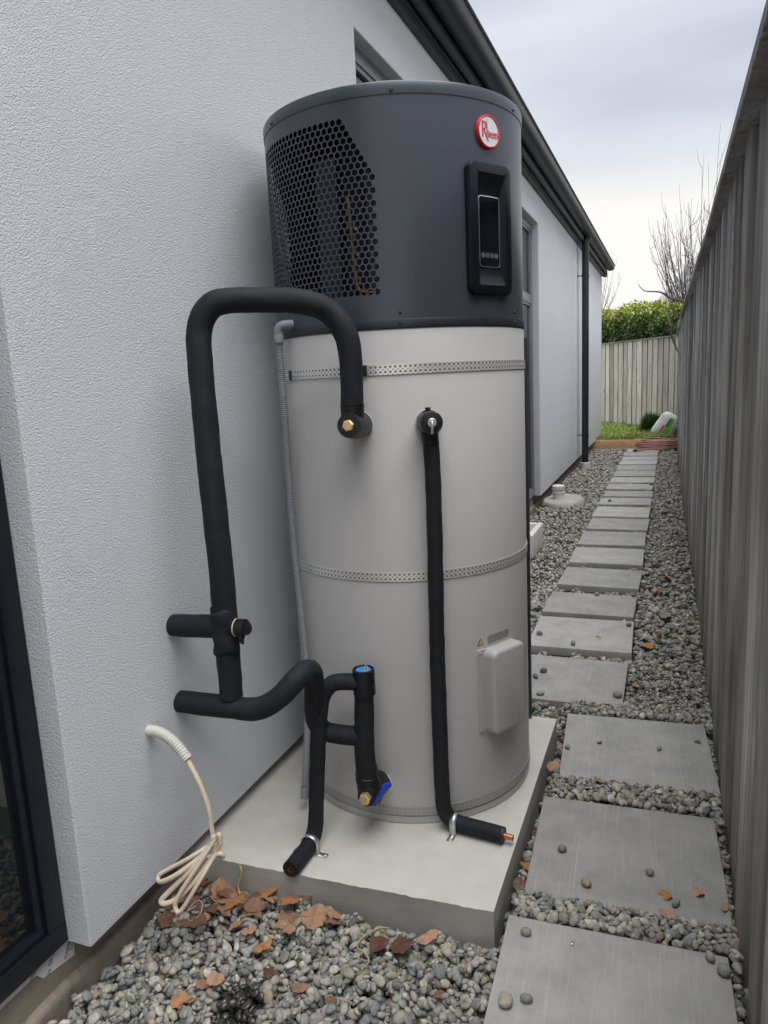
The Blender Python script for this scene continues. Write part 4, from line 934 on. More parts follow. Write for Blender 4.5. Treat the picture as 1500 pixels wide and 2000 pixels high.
def saddle(parent, c, d, r, side):
    """galvanised saddle clip over a pipe on the plinth"""
    d = Vector(d); d.z = 0; d.normalize(); s = Vector((-d.y, d.x, 0)); V, F = [], []; n = 20; wd = 0.0085
    rc = r + .0016
    pr = [(-rc - .024, ZS + .0016), (-rc - .0012, ZS + .0016), (-rc, ZS + .004)] + [(-rc * math.cos(math.pi * i / n), c[2] + rc * math.sin(math.pi * i / n)) for i in range(n + 1)] + [(rc, ZS + .004), (rc + .0012, ZS + .0016), (rc + .024, ZS + .0016)]
    for (u, z) in pr:
        for e in (-wd, wd): q = Vector((c[0], c[1], 0)) + s * u + d * e; V.append((q.x, q.y, z))
    for i in range(len(pr) - 1): F.append((2 * i, 2 * i + 2, 2 * i + 3, 2 * i + 1))
    o = link('saddle_clip', autosmooth(fixn(pyd(V, F)), 30), M_ZINC, parent); m_ = o.modifiers.new('t', 'SOLIDIFY'); m_.thickness = 0.0014
    for sg in (-1, 1):
        q = Vector((c[0], c[1], ZS + .0022)) + s * sg * (r + .020)
        lathe('clip_screw', [(0.0045, -.002), (.0045, .001), (.003, .0025), (0, .0028)], q, M_ZINC, parent, seg=12)
saddle(p2, (-0.8165, 1.462, 0.0885), (0, 1, 0), 0.0205, 1)
# 5: relief pipe from the upper right valve down to the plinth
p3 = pipe_thing('relief_pipe', (-0.53, 1.65, ZS), 'long black lagged relief pipe dropping straight down the cylinder face, bright copper end')
end3 = Vector((-0.366, 1.6415, 0.0825))
tube('insulation', [(-0.522, 1.640, 1.088), (-0.522, 1.650, 1.06), (-0.522, 1.655, 0.9), (-0.526, 1.655, 0.644), (-0.528, 1.655, 0.373), (-0.5275, 1.655, 0.204), (-0.526, 1.655, 0.135), (-0.520, 1.656, 0.106), (-0.503, 1.655, 0.089), (-0.47, 1.652, 0.0845), tuple(end3)], [.0185, .0188, .0190, .0190, .0195, .0198, .0200, .0205, .0205, .0205, .0203], M_FOAM, p3, seg=26, step=0.008, caps=False)
d3 = (end3 - Vector((-0.47, 1.652, 0.0845))).normalized()
lathe('insulation_end', [(.0092, -.03), (.0092, 0), (.0200, .0006), (.0205, -.002)], end3, M_RUB, p3, seg=26, axis=d3)
lathe('copper_end', [(.0064, -.05), (.0064, .024), (.0076, .024), (.0076, -.05)], end3 + Vector((0, 0, -.001)), M_COPPER, p3, seg=20, axis=d3)
saddle(p3, (-0.496, 1.6545, 0.0875), (1, -0.05, 0), 0.0208, 1)
tube('valve_cover', [(-0.541, 1.684, 1.112), (-0.527, 1.655, 1.114), (-0.512, 1.623, 1.116), (-0.506, 1.611, 1.1165), (-0.5045, 1.607, 1.1165)], [.026, .0278, .0265, .0258, .0235], M_RUB, p3, seg=28, step=0.006)
tube('valve_cover', [(-0.522, 1.640, 1.105), (-0.522, 1.641, 1.088), (-0.522, 1.645, 1.070)], [.020, .0205, .0198], M_RUB, p3, seg=24, step=0.006)
link('cover_tab', box_mesh((-0.527, 1.650, 1.146), (0.010, 0.016, 0.008), 0.0015), M_RUB, p3)
link('cover_tab', box_mesh((-0.527, 1.650, 1.1405), (0.022, 0.012, 0.004), 0.0012), M_RUB, p3)
AX2 = (Vector((-0.5045, 1.607, 1.1165)) - Vector((-0.541, 1.684, 1.112))).normalized()
lathe('valve_core', [(0.0105, -.01), (.0105, .003), (.0090, .0045), (0, .0045)], Vector((-0.5045, 1.607, 1.1165)), M_ZINC, p3, seg=24, axis=AX2)
tube('easing_lever', [(-0.5025, 1.600, 1.122), (-0.500, 1.594, 1.117), (-0.4995, 1.592, 1.105), (-0.501, 1.593, 1.092)], [.0028, .0030, .0030, .0032], M_ZINC, p3, seg=10, step=0.004)
# condensate hose
ch = empty('condensate_hose', (-0.917, 1.62, 0.09)); tag(ch, 'thin grey ribbed condensate hose hanging down the left side of cylinder', 'hose')
lathe('elbow_socket', [(0, -.012), (.0105, -.012), (.0125, -.008), (.0125, .012), (.0105, .012), (.0105, .004), (0, .004)], (-0.897, 1.697, 1.3655), M_GREYPVC, ch, seg=24, axis=(0.75, 0.65, 0.05))
tube('elbow', [(-0.893, 1.700, 1.366), (-0.906, 1.690, 1.3655), (-0.918, 1.683, 1.362), (-0.924, 1.682, 1.350), (-0.9245, 1.683, 1.330)], [.0115] * 5, M_GREYPVC, ch, seg=22, step=0.004)
lathe('elbow_socket', [(.0105, -.012), (.0125, -.012), (.0125, .008), (.0115, .010)], (-0.9245, 1.683, 1.334), M_GREYPVC, ch, seg=24)
hp = [(-0.9245, 1.683, 1.332), (-0.926, 1.684, 1.284), (-0.926, 1.686, 1.154), (-0.926, 1.686, 0.981), (-0.925, 1.686, 0.802), (-0.918, 1.684, 0.632), (-0.910, 1.680, 0.472), (-0.916, 1.675, 0.306), (-0.917, 1.655, 0.199), (-0.917, 1.635, 0.128)]
tube('ribbed_hose', hp, [.0092] * len(hp), M_GREYPVC, ch, seg=14, step=0.0012, rfun=lambda d: 1 + 0.11 * math.sin(d * 2 * math.pi / 0.0052))
lathe('hose_cuff', [(0, 0), (.0085, 0), (.0110, .001), (.0115, .030), (.0095, .034)], (-0.917, 1.628, 0.094), M_GREYPVC, ch, seg=22, axis=(0, .2, 1))
# dark angle post behind the cylinder
post = box('support_post', (-0.452, 2.335, ZS), (-0.418, 2.356, 1.325), M_CASEDK, None, 0.002); tag(post, 'slim black post standing behind the cylinder on the path side', 'post')
tabp = link('strap_tab', box_mesh((-0.4165, 2.345, 1.24), (0.003, 0.02, 0.03), 0.0006), M_CASEDK, None); tabp.parent = post

# ================================================================== CABLE BUNDLE
cb = empty('cable_bundle', (-0.93, 1.22, 0.15)); tag(cb, 'beige flat electrical cable knotted in loops below white ribbed conduit', 'cable')
tube('ribbed_conduit', [(W - 0.004, 1.237, 0.465), (-1.055, 1.237, 0.4645), (-1.025, 1.236, 0.453), (-1.000, 1.234, 0.434), (-0.979, 1.231, 0.413)], .0118, M_CREAMPVC, cb, seg=18, step=0.0012, rfun=lambda d: 1 + 0.09 * math.sin(d * 2 * math.pi / 0.0066))
ELL = (1.0, 0.52)
tube('cable', [(-0.99, 1.233, 0.424), (-0.972, 1.229, 0.402), (-0.949, 1.225, 0.364), (-0.930, 1.222, 0.312), (-0.924, 1.219, 0.262), (-0.920, 1.217, 0.236)], .0060, M_CABLE, cb, seg=12, step=0.005, ell=(1.0, 0.75))
loop1 = [(-0.920, 1.217, 0.236), (-0.9255, 1.212, 0.228), (-0.961, 1.18, 0.209), (-1.01, 1.16, 0.182), (-1.026, 1.152, 0.171), (-1.016, 1.144, 0.164), (-0.976, 1.155, 0.184), (-0.934, 1.195, 0.212), (-0.903, 1.208, 0.230), (-0.900, 1.210, 0.246)]
loop2 = [(-0.900, 1.210, 0.246), (-0.912, 1.206, 0.252), (-0.921, 1.203, 0.232), (-0.953, 1.172, 0.188), (-0.998, 1.146, 0.142), (-1.013, 1.136, 0.124), (-1.000, 1.134, 0.122), (-0.973, 1.145, 0.135), (-0.937, 1.166, 0.172), (-0.911, 1.200, 0.214), (-0.894, 1.205, 0.240)]
loop3 = [(-0.894, 1.205, 0.240), (-0.896, 1.206, 0.262), (-0.908, 1.202, 0.246), (-0.939, 1.163, 0.192), (-0.968, 1.137, 0.142), (-0.972, 1.131, 0.121), (-0.958, 1.132, 0.117), (-0.923, 1.157, 0.176), (-0.907, 1.192, 0.212), (-0.892, 1.198, 0.222), (-0.890, 1.203, 0.212), (-0.905, 1.205, 0.203)]
for lp in (loop1, loop2, loop3): tube('cable', lp, .0060, M_CABLE, cb, seg=12, step=0.004, ell=(0.8, 1.0))
# jute string on the plinth edge
stg = tube('jute_string', [(-0.963, 1.362, 0.063), (-0.957, 1.358, 0.066), (-0.950, 1.352, 0.058), (-0.953, 1.350, 0.040), (-0.960, 1.347, 0.022), (-0.957, 1.343, 0.010), (-0.950, 1.337, 0.004)], 0.0026, M_STRING, None, seg=8, step=0.004); tag(stg, 'short frayed jute string hanging over the plinth front edge', 'string')
stg2 = tube('fibre_strand', [(-0.563, 1.345, 0.004), (-0.585, 1.335, 0.007), (-0.610, 1.300, 0.006), (-0.612, 1.270, 0.006), (-0.590, 1.258, 0.008), (-0.572, 1.240, 0.006), (-0.580, 1.215, 0.004)], [.0014, .002, .0016, .0018, .0022, .0016, .0012], M_STRING, None, seg=8, step=0.005); tag(stg2, 'tan fibre strand curling over the pebbles near plinth front', 'string')
stg3 = tube('fibre_strand', [(-1.035, 1.245, 0.012), (-1.02, 1.262, 0.028), (-1.000, 1.256, 0.030), (-0.994, 1.236, 0.018), (-1.01, 1.222, 0.008), (-1.03, 1.23, 0.016), (-1.015, 1.25, 0.024)], [.0012] * 7, M_STRINGP, None, seg=7, step=0.004); tag(stg3, 'pale wiry fibre loop among leaves beneath the cable bundle', 'string')

# ================================================================== FENCE along the path
fence = empty('paling_fence', (0.17, 2, 0)); tag(fence, 'tall weathered grey paling fence running along the right of the path', 'fence')
def board(parent, p, tdir, ndir, w, th, z0, z1, m, lean=0.0, top_tilt=0.0):
    """upright board: centre line at p, width along tdir, thickness along ndir"""
    bm = bmesh.new(); bmesh.ops.create_cube(bm, size=1)
    for v in bm.verts: v.co = Vector((v.co.x * w, v.co.y * th, v.co.z * (z1 - z0)))
    bmesh.ops.bevel(bm, geom=[e for e in bm.edges if abs((e.verts[0].co - e.verts[1].co).z) > 0.1], offset=min(.0025, th * .2), segments=1, affect='EDGES')
    me = bpy.data.meshes.new('board'); bm.to_mesh(me); bm.free()
    o = bpy.data.objects.new('board', me); COL.objects.link(o); me.materials.append(m)
    ang = math.atan2(tdir[1], tdir[0]); o.parent = parent; o.matrix_parent_inverse = Matrix.Translation(-Vector(parent.location))
    o.location = (p[0], p[1], (z0 + z1) / 2); o.rotation_euler = (random.gauss(0, .0015), lean, ang); return o
y = 0.42; k = 0
while y < 14.5:
    wtop = random.uniform(0.095, 0.15) if k % 2 == 0 else random.uniform(0.075, 0.115)
    yc = y + wtop / 2; fx = fence_x(yc); sl = (fence_x(yc + .2) - fence_x(yc - .2)) / .4
    t = Vector((sl, 1)).normalized()
    if k % 2 == 0:   # proud board
        board(fence, (fx + 0.0145 + random.uniform(-.005, .004), yc), t, None, wtop, 0.032, -0.10 + random.uniform(0, .03), 1.742, M_WOOD, random.gauss(0, .0022))
    else:            # recessed board behind its neighbours
        board(fence, (fx + 0.0440 + random.uniform(-.002, .003), yc), t, None, wtop + 0.06, 0.016, -0.10, 1.742, M_WOOD, random.gauss(0, .0015))
    y += wtop + random.uniform(0.002, .007); k += 1
# cap pieces and rails follow the fence line
ys = [0.2, 2.4, 4.75, 7.0, 9.4, 11.8, 14.75]
for i in range(len(ys) - 1):
    a, b = ys[i] + .0015, ys[i + 1] - .0015; dz = random.uniform(-.003, .003)
    V = []
    n = 6
    for j in range(n + 1):
        q = a + (b - a) * j / n; fx = fence_x(q); wv = 0.002 * mnoise.noise(Vector((q * 1.3, 5, 0)))
        for (dx, z) in ((-0.036, 1.738), (-0.038, 1.741), (-0.037, 1.770), (-0.034, 1.773), (0.110, 1.796), (0.110, 1.760)): V.append((fx + dx + wv, q, z + dz + wv))
    F = []
    for j in range(n):
        for kk in range(6): F.append((j * 6 + kk, j * 6 + (kk + 1) % 6, j * 6 + 6 + (kk + 1) % 6, j * 6 + 6 + kk))
    F += [tuple(range(6)), tuple(n * 6 + q for q in range(6))]
    link('cap_rail', fixn(pyd(V, F)), M_WOOD, fence)
for z in (0.25, 0.9, 1.55):
    for i in range(len(ys) - 1):
        a, b = ys[i], ys[i + 1]; V = []
        for q in (a, b):
            fx = fence_x(q)
            for dx, zz in ((0.058, z), (0.104, z), (0.104, z + .09), (0.058, z + .09)): V.append((fx + dx, q, zz))
        link('rail', fixn(pyd(V, [(0, 1, 5, 4), (1, 2, 6, 5), (2, 3, 7, 6), (3, 0, 4, 7), (0, 3, 2, 1), (4, 5, 6, 7)])), M_WOOD, fence)
# far oblique fence
ff = empty('paling_fence', (-0.7, 17, 0)); tag(ff, 'pale sun-bleached paling fence closing the end of the path beyond the lawn', 'fence')
A, B = Vector((0.16, 14.55)), Vector((-4.1, 21.3)); T = (B - A).normalized(); Nn = Vector((T.y, -T.x)); ln = (B - A).length
s = 0; k = 0
while s < ln:
    w = random.uniform(.148, .168); p = A + T * (s + w / 2); q = 0.004 * random.uniform(-1, 1)
    board(ff, p - Nn * 0.0 + Nn * q, T, None, w - 0.003, .017, lawn_z(p.x, p.y) - .05, 1.725 + random.uniform(-.004, .004), M_WOOD2, random.gauss(0, .002))
    s += w + 0.0
    p2_ = A + T * s
    board(ff, p2_ + Nn * (-0.016 if Nn.y > 0 else 0.016) * -1, T, None, .035, .012, lawn_z(p2_.x, p2_.y) - .05, 1.72, M_WOOD, 0) if False else None
    s += .030
V = []
for p in (A, B):
    for dn, z in ((-.035, 1.728), (.035, 1.728), (.035, 1.752), (-.035, 1.752)): q = p + Nn * dn; V.append((q.x, q.y, z))
link('cap_rail', fixn(pyd(V, [(0, 1, 5, 4), (1, 2, 6, 5), (2, 3, 7, 6), (3, 0, 4, 7), (0, 3, 2, 1), (4, 5, 6, 7)])), M_WOOD, ff)
V = []
for p in (A, B):
    for dn, z in ((.011, 0.0), (.03, 0.0), (.03, 1.70), (.011, 1.70)):
        q = p + Nn * (dn if Nn.y > 0 else -dn); V.append((q.x, q.y, z - (0.0)))
link('gap_shade_sheet', fixn(pyd(V, [(0, 1, 5, 4), (1, 2, 6, 5), (2, 3, 7, 6), (3, 0, 4, 7), (0, 3, 2, 1), (4, 5, 6, 7)])), M_GUTD, ff)  # near-black sheet added behind the palings, its colour stands in for gap shade

# ================================================================== things along the path
edg = box('timber_edging', (-1.155, 12.0, -0.06), (0.118, 12.045, 0.108), M_TIMBER, None, 0.004); tag(edg, 'new orange timber edging board between gravel and lawn', 'edging')
# inspection riser on its concrete collar
rs = empty('drain_riser', (-0.97, 7.0, 0)); tag(rs, 'white capped drain riser set in a concrete collar by the wall', 'drain')
lathe('riser_pipe', [(0, -.05), (.052, -.05), (.052, .075), (.058, .078), (.058, .095), (.046, .099), (.046, .108), (0, .108)], (-0.968, 7.0, 0.0), M_WHITEPVC, rs, seg=36)
lathe('riser_cap', [(0, .109), (.056, .109), (.058, .113), (.058, .146), (.052, .153), (0, .155)], (-0.968, 7.0, 0.0), M_WHITEPVC, rs, seg=36)
V, F = [(-0.93, 7.06, 0.026)], []; n = 40
for rr_, zz in ((.6, .024), (.9, .016), (1.0, .004), (1.03, -.05)):
    for i in range(n):
        t = 2 * math.pi * i / n; q = 1 + .07 * mnoise.noise(Vector((math.cos(t) * 1.5, math.sin(t) * 1.5, rr_)))
        V.append((-0.93 + .19 * rr_ * q * math.cos(t), 7.06 + .30 * rr_ * q * math.sin(t), zz))
for i in range(n): F.append((0, 1 + i, 1 + (i + 1) % n))
for k in range(3):
    for i in range(n): F.append((1 + k * n + i, 1 + k * n + (i + 1) % n, 1 + (k + 1) * n + (i + 1) % n, 1 + (k + 1) * n + i))
link('concrete_collar', fixn(pyd(V, F)), M_SLABSIDE, rs, smooth=True)
# open gully surround
gl = empty('gully_box', (-1.0, 5.1, 0)); tag(gl, 'white open topped concrete gully box partly hidden behind cylinder', 'gully')
for (lo, hi) in (((-0.885, 4.86, -.03), (-0.845, 5.30, .135)), ((-1.13, 4.86, -.03), (-1.09, 5.30, .1351)), ((-1.09, 4.86, -.03), (-0.885, 4.90, .1352)), ((-1.09, 5.26, -.03), (-0.885, 5.30, .1352))):
    box('side_wall', lo, hi, M_WHITEPVC, gl, 0.008, 3)
box('base', (-1.09, 4.9, -.03), (-0.885, 5.26, .05), M_SLAB, gl)
box('foot', (-1.135, 4.83, -.05), (-0.86, 5.33, .012), M_SLAB, gl, 0.004)
# garden hose
hs = empty('garden_hose', (-0.19, 11.8, 0)); tag(hs, 'reddish brown garden hose coiled on the last pavers', 'hose')
hpts = []; lr = random.Random(5)
for i in range(150):
    t = i * 0.36; lp = int(t / 6.283); rx = 0.245 + 0.06 * math.sin(lp * 2.1) ; ry = 0.19 + 0.04 * math.cos(lp * 1.7)
    hpts.append((-0.175 + 0.03 * math.sin(lp * 3.1) + rx * math.cos(t), 11.78 + 0.03 * math.cos(lp * 2.3) + ry * math.sin(t), 0.016 + 0.013 * lp + 0.016 * math.sin(t * 1.3 + lp * 1.9)))
hpts = [(-0.455, 11.30, 0.014), (-0.40, 11.34, 0.015), (-0.33, 11.45, 0.014), (-0.15, 11.52, 0.014), (0.02, 11.60, .014)] + hpts
tube('hose_coil', hpts, 0.011, M_HOSE, hs, seg=8, step=0.03)
lathe('hose_fitting', [(0, -.03), (.014, -.03), (.017, -.02), (.017, .02), (.012, .03), (0, .03)], (-0.462, 11.295, 0.018), M_DP, hs, seg=14, axis=(-.7, -.6, 0))
# sack of potting mix
def sack(name, c, dims, rotz, lean, m, label):
    e = empty(name, c); tag(e, label, 'sack')
    V0, F0 = ICO[3]; W_ = []
    for v in V0:
        p = np.sign(v) * np.abs(v) ** np.array([.55, .75, .55]); q = Vector(p)
        w = 1 + .13 * mnoise.noise(q * 2.4 + Vector((c[0] * 7, 0, 0))) + .07 * mnoise.noise(q * 5.5) + .03 * mnoise.noise(q * 12)
        W_.append(Vector((q.x * dims[0] / 2 * w, q.y * dims[1] / 2 * w, q.z * dims[2] / 2 * w)))
    M = Matrix.Translation(c) @ Matrix.Rotation(rotz, 4, 'Z') @ Matrix.Rotation(lean, 4, 'Y')
    me = pyd([M @ w for w in W_], [tuple(f) for f in F0.tolist()]); o = link('sack_body', me, m, e, smooth=True)
    return e, M, W_
SC = (-0.035, 12.46, 0.285)
e1, M1, W1 = sack('potting_sack', SC, (0.29, 0.17, 0.40), R_(-8), R_(20), M_BAG, 'white plastic sack with green print leaning on the fence at lawn edge')
for (cx, cz, w, h, m) in ((0.035, 0.01, .075, .26, M_BAGG), (0.02, 0.055, .045, .13, M_BAGDG), (-0.045, -0.06, .035, .12, M_BAGR)):
    V, F = [], []
    for j in range(7):
        for i in range(5):
            x = cx + w * (i / 4 - .5) + 0.02 * (j / 6 - .5); z = cz + h * (j / 6 - .5); 
            y_ = -0.087 * max(0.05, 1 - abs(x / .145) ** 3.2) ** .4 * max(0.05, 1 - abs(z / .20) ** 3.2) ** .4 - .010; V.append(M1 @ Vector((x, y_, z)))
    for j in range(6):
        for i in range(4): F.append((j * 5 + i, j * 5 + i + 1, j * 5 + i + 6, j * 5 + i + 5))
    link('sack_print', pyd(V, F), m, e1, smooth=True)
e2, M2, W2 = sack('compost_sack', (-0.10, 12.66, 0.26), (0.24, 0.14, 0.42), R_(-5), R_(36), M_BAG, 'plain white sack slumped behind the green printed sack')
e3, M3, W3 = sack('dark_sack', (0.082, 12.38, 0.20), (0.06, 0.14, 0.22), R_(0), R_(14), M_BAGDK, 'small dark grey sack tucked against the fence beside white sack')

# ================================================================== leaves
def leaf_mesh(kind, seed, curl):
    lr = random.Random(seed); n = 48; out = []; ph = [lr.uniform(0, 6.28) for _ in range(8)]; am = [lr.uniform(.4, 1.0) for _ in range(8)]; asp = lr.uniform(.62, .9)
    for i in range(n):
        t = 2 * math.pi * i / n
        if kind == 'maple':
            r = 0.42 + 0.52 * (1 - abs(math.sin(2.5 * t))) * (0.75 + 0.25 * math.cos(t)) + 0.07 * (1 - abs(math.sin(12.5 * t))) + 0.03 * lr.uniform(-1, 1)
            if abs(t - math.pi) < .25: r *= .55
        elif kind == 'oval': r = 0.55 / math.sqrt((math.cos(t) / 1.25) ** 2 + (math.sin(t) / .62) ** 2) * (1 + .05 * lr.uniform(-1, 1)) + .1 * max(0, math.cos(t)) ** 8
        else: r = (0.80 + sum(.22 / (q + 1) ** 1.15 * am[q] * math.sin((q + 1) * t + ph[q]) for q in range(8)) * .62 + .045 * lr.uniform(-1, 1)) / math.sqrt(math.cos(t) ** 2 + (math.sin(t) / asp) ** 2 * .75 + .1)
        out.append((r * math.cos(t), r * math.sin(t)))
    V = [(0, 0, 0)]; F = []
    for f in (.3, .55, .8, 1.0):
        for (x, y_) in out: V.append((x * f, y_ * f, 0))
    for i in range(n): F.append((0, 1 + i, 1 + (i + 1) % n))
    for k in range(3):
        for i in range(n): F.append((1 + k * n + i, 1 + k * n + (i + 1) % n, 1 + (k + 1) * n + (i + 1) % n, 1 + (k + 1) * n + i))
    a1, a2, a3 = lr.uniform(0, 6.28), lr.uniform(-.5, .5), lr.uniform(0, 6.28); W_ = []
    for (x, y_, z) in V:
        u = x * math.cos(a1) + y_ * math.sin(a1); r = math.hypot(x, y_)
        z = curl * (0.50 * u * u + .35 * a2 * u - .22 * abs(y_)) + .34 * curl * mnoise.noise(Vector((x * 1.7, y_ * 1.7, seed))) + .10 * mnoise.noise(Vector((x * 4.5, y_ * 4.5, seed)))
        q = 1 - .18 * curl * abs(u)
        W_.append((x * q, y_ * q, z))
    # stalk
    b = len(W_); W_ += [(-.32, .02, .01), (-.32, -.02, .01), (-1.15, -.015, .05 + .2 * curl), (-1.15, .015, .05 + .2 * curl)]; F.append((b, b + 1, b + 2, b + 3))
    me = fixn(pyd(W_, F, 'leaf'))
    for p in me.polygons: p.use_smooth = True
    return me
LEAVES = [  # x, y, size(half), kind, mat, curl, tilt, label
 (-1.040, 1.335, .030, 'rag', 'B', .7, .3, 'brown curled leaf deepest in the corner between wall and plinth'),
 (-1.000, 1.345, .040, 'rag', 'B', .5, -.45, 'broad brown leaf propped against plinth right of the cable loops'),
 (-0.957, 1.322, .044, 'maple', 'O', .25, .2, 'flat orange tan lobed leaf, largest beside the plinth'),
 (-0.902, 1.368, .046, 'rag', 'O', .5, -.5, 'orange brown folded leaf standing against the plinth front'),
 (-0.872, 1.352, .026, 'rag', 'P', .4, -.3, 'pale tan leaf right of orange folded leaf at plinth'),
 (-0.893, 1.300, .042, 'maple', 'B', .9, .35, 'dull brown crumpled leaf in front of the orange leaves'),
 (-0.818, 1.352, .036, 'rag', 'O', .8, .5, 'orange twisted leaf sitting alone near plinth front'),
 (-0.795, 1.378, .022, 'rag', 'B', .7, -.3, 'small brown leaf tucked behind twisted orange leaf'),
 (-0.748, 1.328, .040, 'rag', 'B', .9, .2, 'brown creased leaf midway along the plinth front'),
 (-0.708, 1.352, .030, 'oval', 'P', .6, -.25, 'pale brown oval leaf touching the plinth front middle'),
 (-0.786, 1.278, .026, 'rag', 'P', .7, .4, 'pale curled leaf fragment in front of brown creased leaf'),
 (-1.000, 1.275, .030, 'oval', 'B', .9, .3, 'narrow brown leaf below the cable loops'),
 (-0.994, 1.240, .020, 'rag', 'P', .5, .2, 'small pale leaf on pebbles below cable loops'),
 (-0.955, 1.278, .020, 'oval', 'P', .9, .3, 'small beige curled leaf left of orange lobed leaf'),
 (-0.905, 1.250, .022, 'rag', 'O', .6, .5, 'small orange leaf scrap among pebbles'),
 (-0.812, 1.208, .036, 'oval', 'O', 1.2, .15, 'rolled orange brown leaf just above the wet pebbles'),
 (-0.893, 1.096, .018, 'rag', 'B', .6, .3, 'small brown leaf left of wet pebbles'),
 (-0.860, 1.100, .024, 'rag', 'P', .7, .3, 'pale pink brown leaf touching the wet pebbles'),
 (-0.915, 1.046, .030, 'maple', 'O', .6, .25, 'bright orange leaf low at the bottom among dry pebbles'),
 (-0.893, 1.055, .018, 'rag', 'B', .7, .4, 'brown leaf scrap beside the bright orange leaf'),
 (-0.680, 1.133, .025, 'oval', 'B', .9, .5, 'upright folded brown leaf on open pebbles'),
 (-0.618, 1.146, .016, 'rag', 'B', .8, .3, 'tiny brown crumpled leaf right of upright folded leaf'),
 (-0.572, 1.302, .030, 'rag', 'D', .7, .3, 'dark maroon leaf inside curl of the tan fibre'),
 (-0.525, 1.305, .036, 'rag', 'D', .8, .2, 'dark red brown leaf near plinth corner'),
 (-0.476, 1.344, .034, 'oval', 'P', .5, .1, 'pale flat brown leaf nearest the plinth corner'),
 (-1.080, 1.225, .026, 'rag', 'D', .8, .4, 'dark brown leaf under the wall edge'),
 (-1.055, 1.285, .034, 'rag', 'B', .7, -.3, 'large brown leaf directly under cable loops'),
 (-1.095, 1.270, .026, 'rag', 'B', .7, .3, 'brown leaf hard against the foundation'),
 (-0.768, 1.165, .022, 'rag', 'D', .9, .5, 'dark red leaf sliver right of rolled leaf'),
 (-0.413, 1.230, .015, 'rag', 'B', .8, .3, 'tiny brown leaf between plinth corner and front paver'),
 (0.014, 1.640, .020, 'rag', 'O', 1.1, .4, 'curled orange brown leaf with long stalk on second paver'),
 (0.087, 1.672, .019, 'rag', 'P', 1.0, .3, 'crinkled tan leaf right of long stalked leaf on second paver'),
 (0.140, 1.640, .021, 'oval', 'P', .3, .1, 'flat peach leaf at the second paver front right corner'),
 (0.017, 1.562, .022, 'rag', 'P', .9, .3, 'tan leaf in gravel joint in front of second paver'),
 (0.108, 2.426, .013, 'rag', 'D', 1.0, .4, 'dark curled leaf at right of third paver'),
 (-0.195, 2.340, .011, 'rag', 'D', 1.0, .4, 'tiny dark leaf on the left half of third paver'),
 (-0.173, 2.076, .024, 'oval', 'O', .8, .3, 'orange brown leaf in joint between second and third pavers'),
 (-0.310, 2.285, .026, 'rag', 'D', .9, .4, 'dark leaf wedged beside plinth at third paver'),
 (-0.318, 2.150, .024, 'rag', 'P', .8, .6, 'tan leaf wedged between plinth and third paver'),
 (-0.322, 1.855, .022, 'rag', 'D', .9, .6, 'dark brown leaf in gap beside plinth, second paver rear'),
 (-0.322, 1.770, .022, 'rag', 'D', .9, .5, 'maroon leaf in gap beside plinth, second paver middle'),
 (-0.322, 1.680, .024, 'rag', 'O', .9, .6, 'orange brown leaf in gap beside plinth, second paver front'),
 (-0.315, 1.585, .024, 'rag', 'B', .9, .4, 'brown stalked leaf at plinth side by second paver corner'),
 (-0.286, 3.355, .016, 'oval', 'P', .4, .1, 'small tan leaf lying on the fifth paver'),
 (-0.059, 4.80, .040, 'rag', 'B', .8, .3, 'brown leaf farthest along the gravel by the fence'),
 (-0.006, 4.51, .036, 'rag', 'O', .8, .3, 'orange leaf beside the eighth paver near fence'),
 (-0.028, 4.19, .036, 'rag', 'B', .8, .3, 'brown leaf beside the seventh paver near fence'),
 (-0.035, 4.06, .026, 'oval', 'O', 1.0, .5, 'bright orange folded leaf on gravel right of path'),
 (0.003, 3.77, .038, 'rag', 'B', .8, .3, 'tan leaf on gravel right of the sixth paver'),
 (0.020, 3.58, .032, 'rag', 'D', .8, .4, 'dark brown leaf on gravel near fence, mid path'),
 (-0.028, 3.48, .028, 'rag', 'D', .9, .5, 'black wet leaf on gravel right of path'),
 (-0.065, 3.36, .036, 'rag', 'O', .7, .3, 'orange brown leaf on gravel right of fifth paver'),
 (-0.056, 3.01, .026, 'rag', 'D', .8, .4, 'dark leaf on gravel right of fourth paver rear'),
 (-0.105, 2.86, .028, 'oval', 'O', .8, .3, 'orange leaf touching the fourth paver right edge'),
 (0.072, 2.98, .016, 'rag', 'D', .8, .4, 'small dark leaf close to the fence foot'),
 (-0.150, 3.62, .022, 'rag', 'D', .8, .3, 'dark brown leaf in joint behind the fifth paver'),
]
lrp = random.Random(21); PILE = 'dull brown leaf in the heap between wall corner and plinth'
for k in range(16):
    LEAVES.append((lrp.uniform(-1.10, -0.86), 1.355 - abs(lrp.gauss(0, .05)) - .012, lrp.uniform(.022, .036), lrp.choice(['rag', 'rag', 'oval', 'maple']), lrp.choice('BBBDPB'), lrp.uniform(.5, 1.1), lrp.uniform(.1, .5), PILE))
for k in range(5):
    LEAVES.append((lrp.uniform(-0.82, -0.66), 1.352 - abs(lrp.gauss(0, .03)), lrp.uniform(.020, .030), 'rag', lrp.choice('BPB'), .9, lrp.uniform(.1, .4), 'dull brown leaf scattered along the middle of plinth front'))
LM_ = {'O': M_LEAFO, 'B': M_LEAFB, 'D': M_LEAFD, 'P': M_LEAFP}
def top_at(x, y, r):
    if on_paver(x, y): return 0.001
    i, j = int((x - X0) / HC), int((y - Y0) / HC); q = max(1, int(r * .62 / HC))
    H = hm[max(0, i - q):i + q + 1, max(0, j - q):j + q + 1]; return float(H.max())
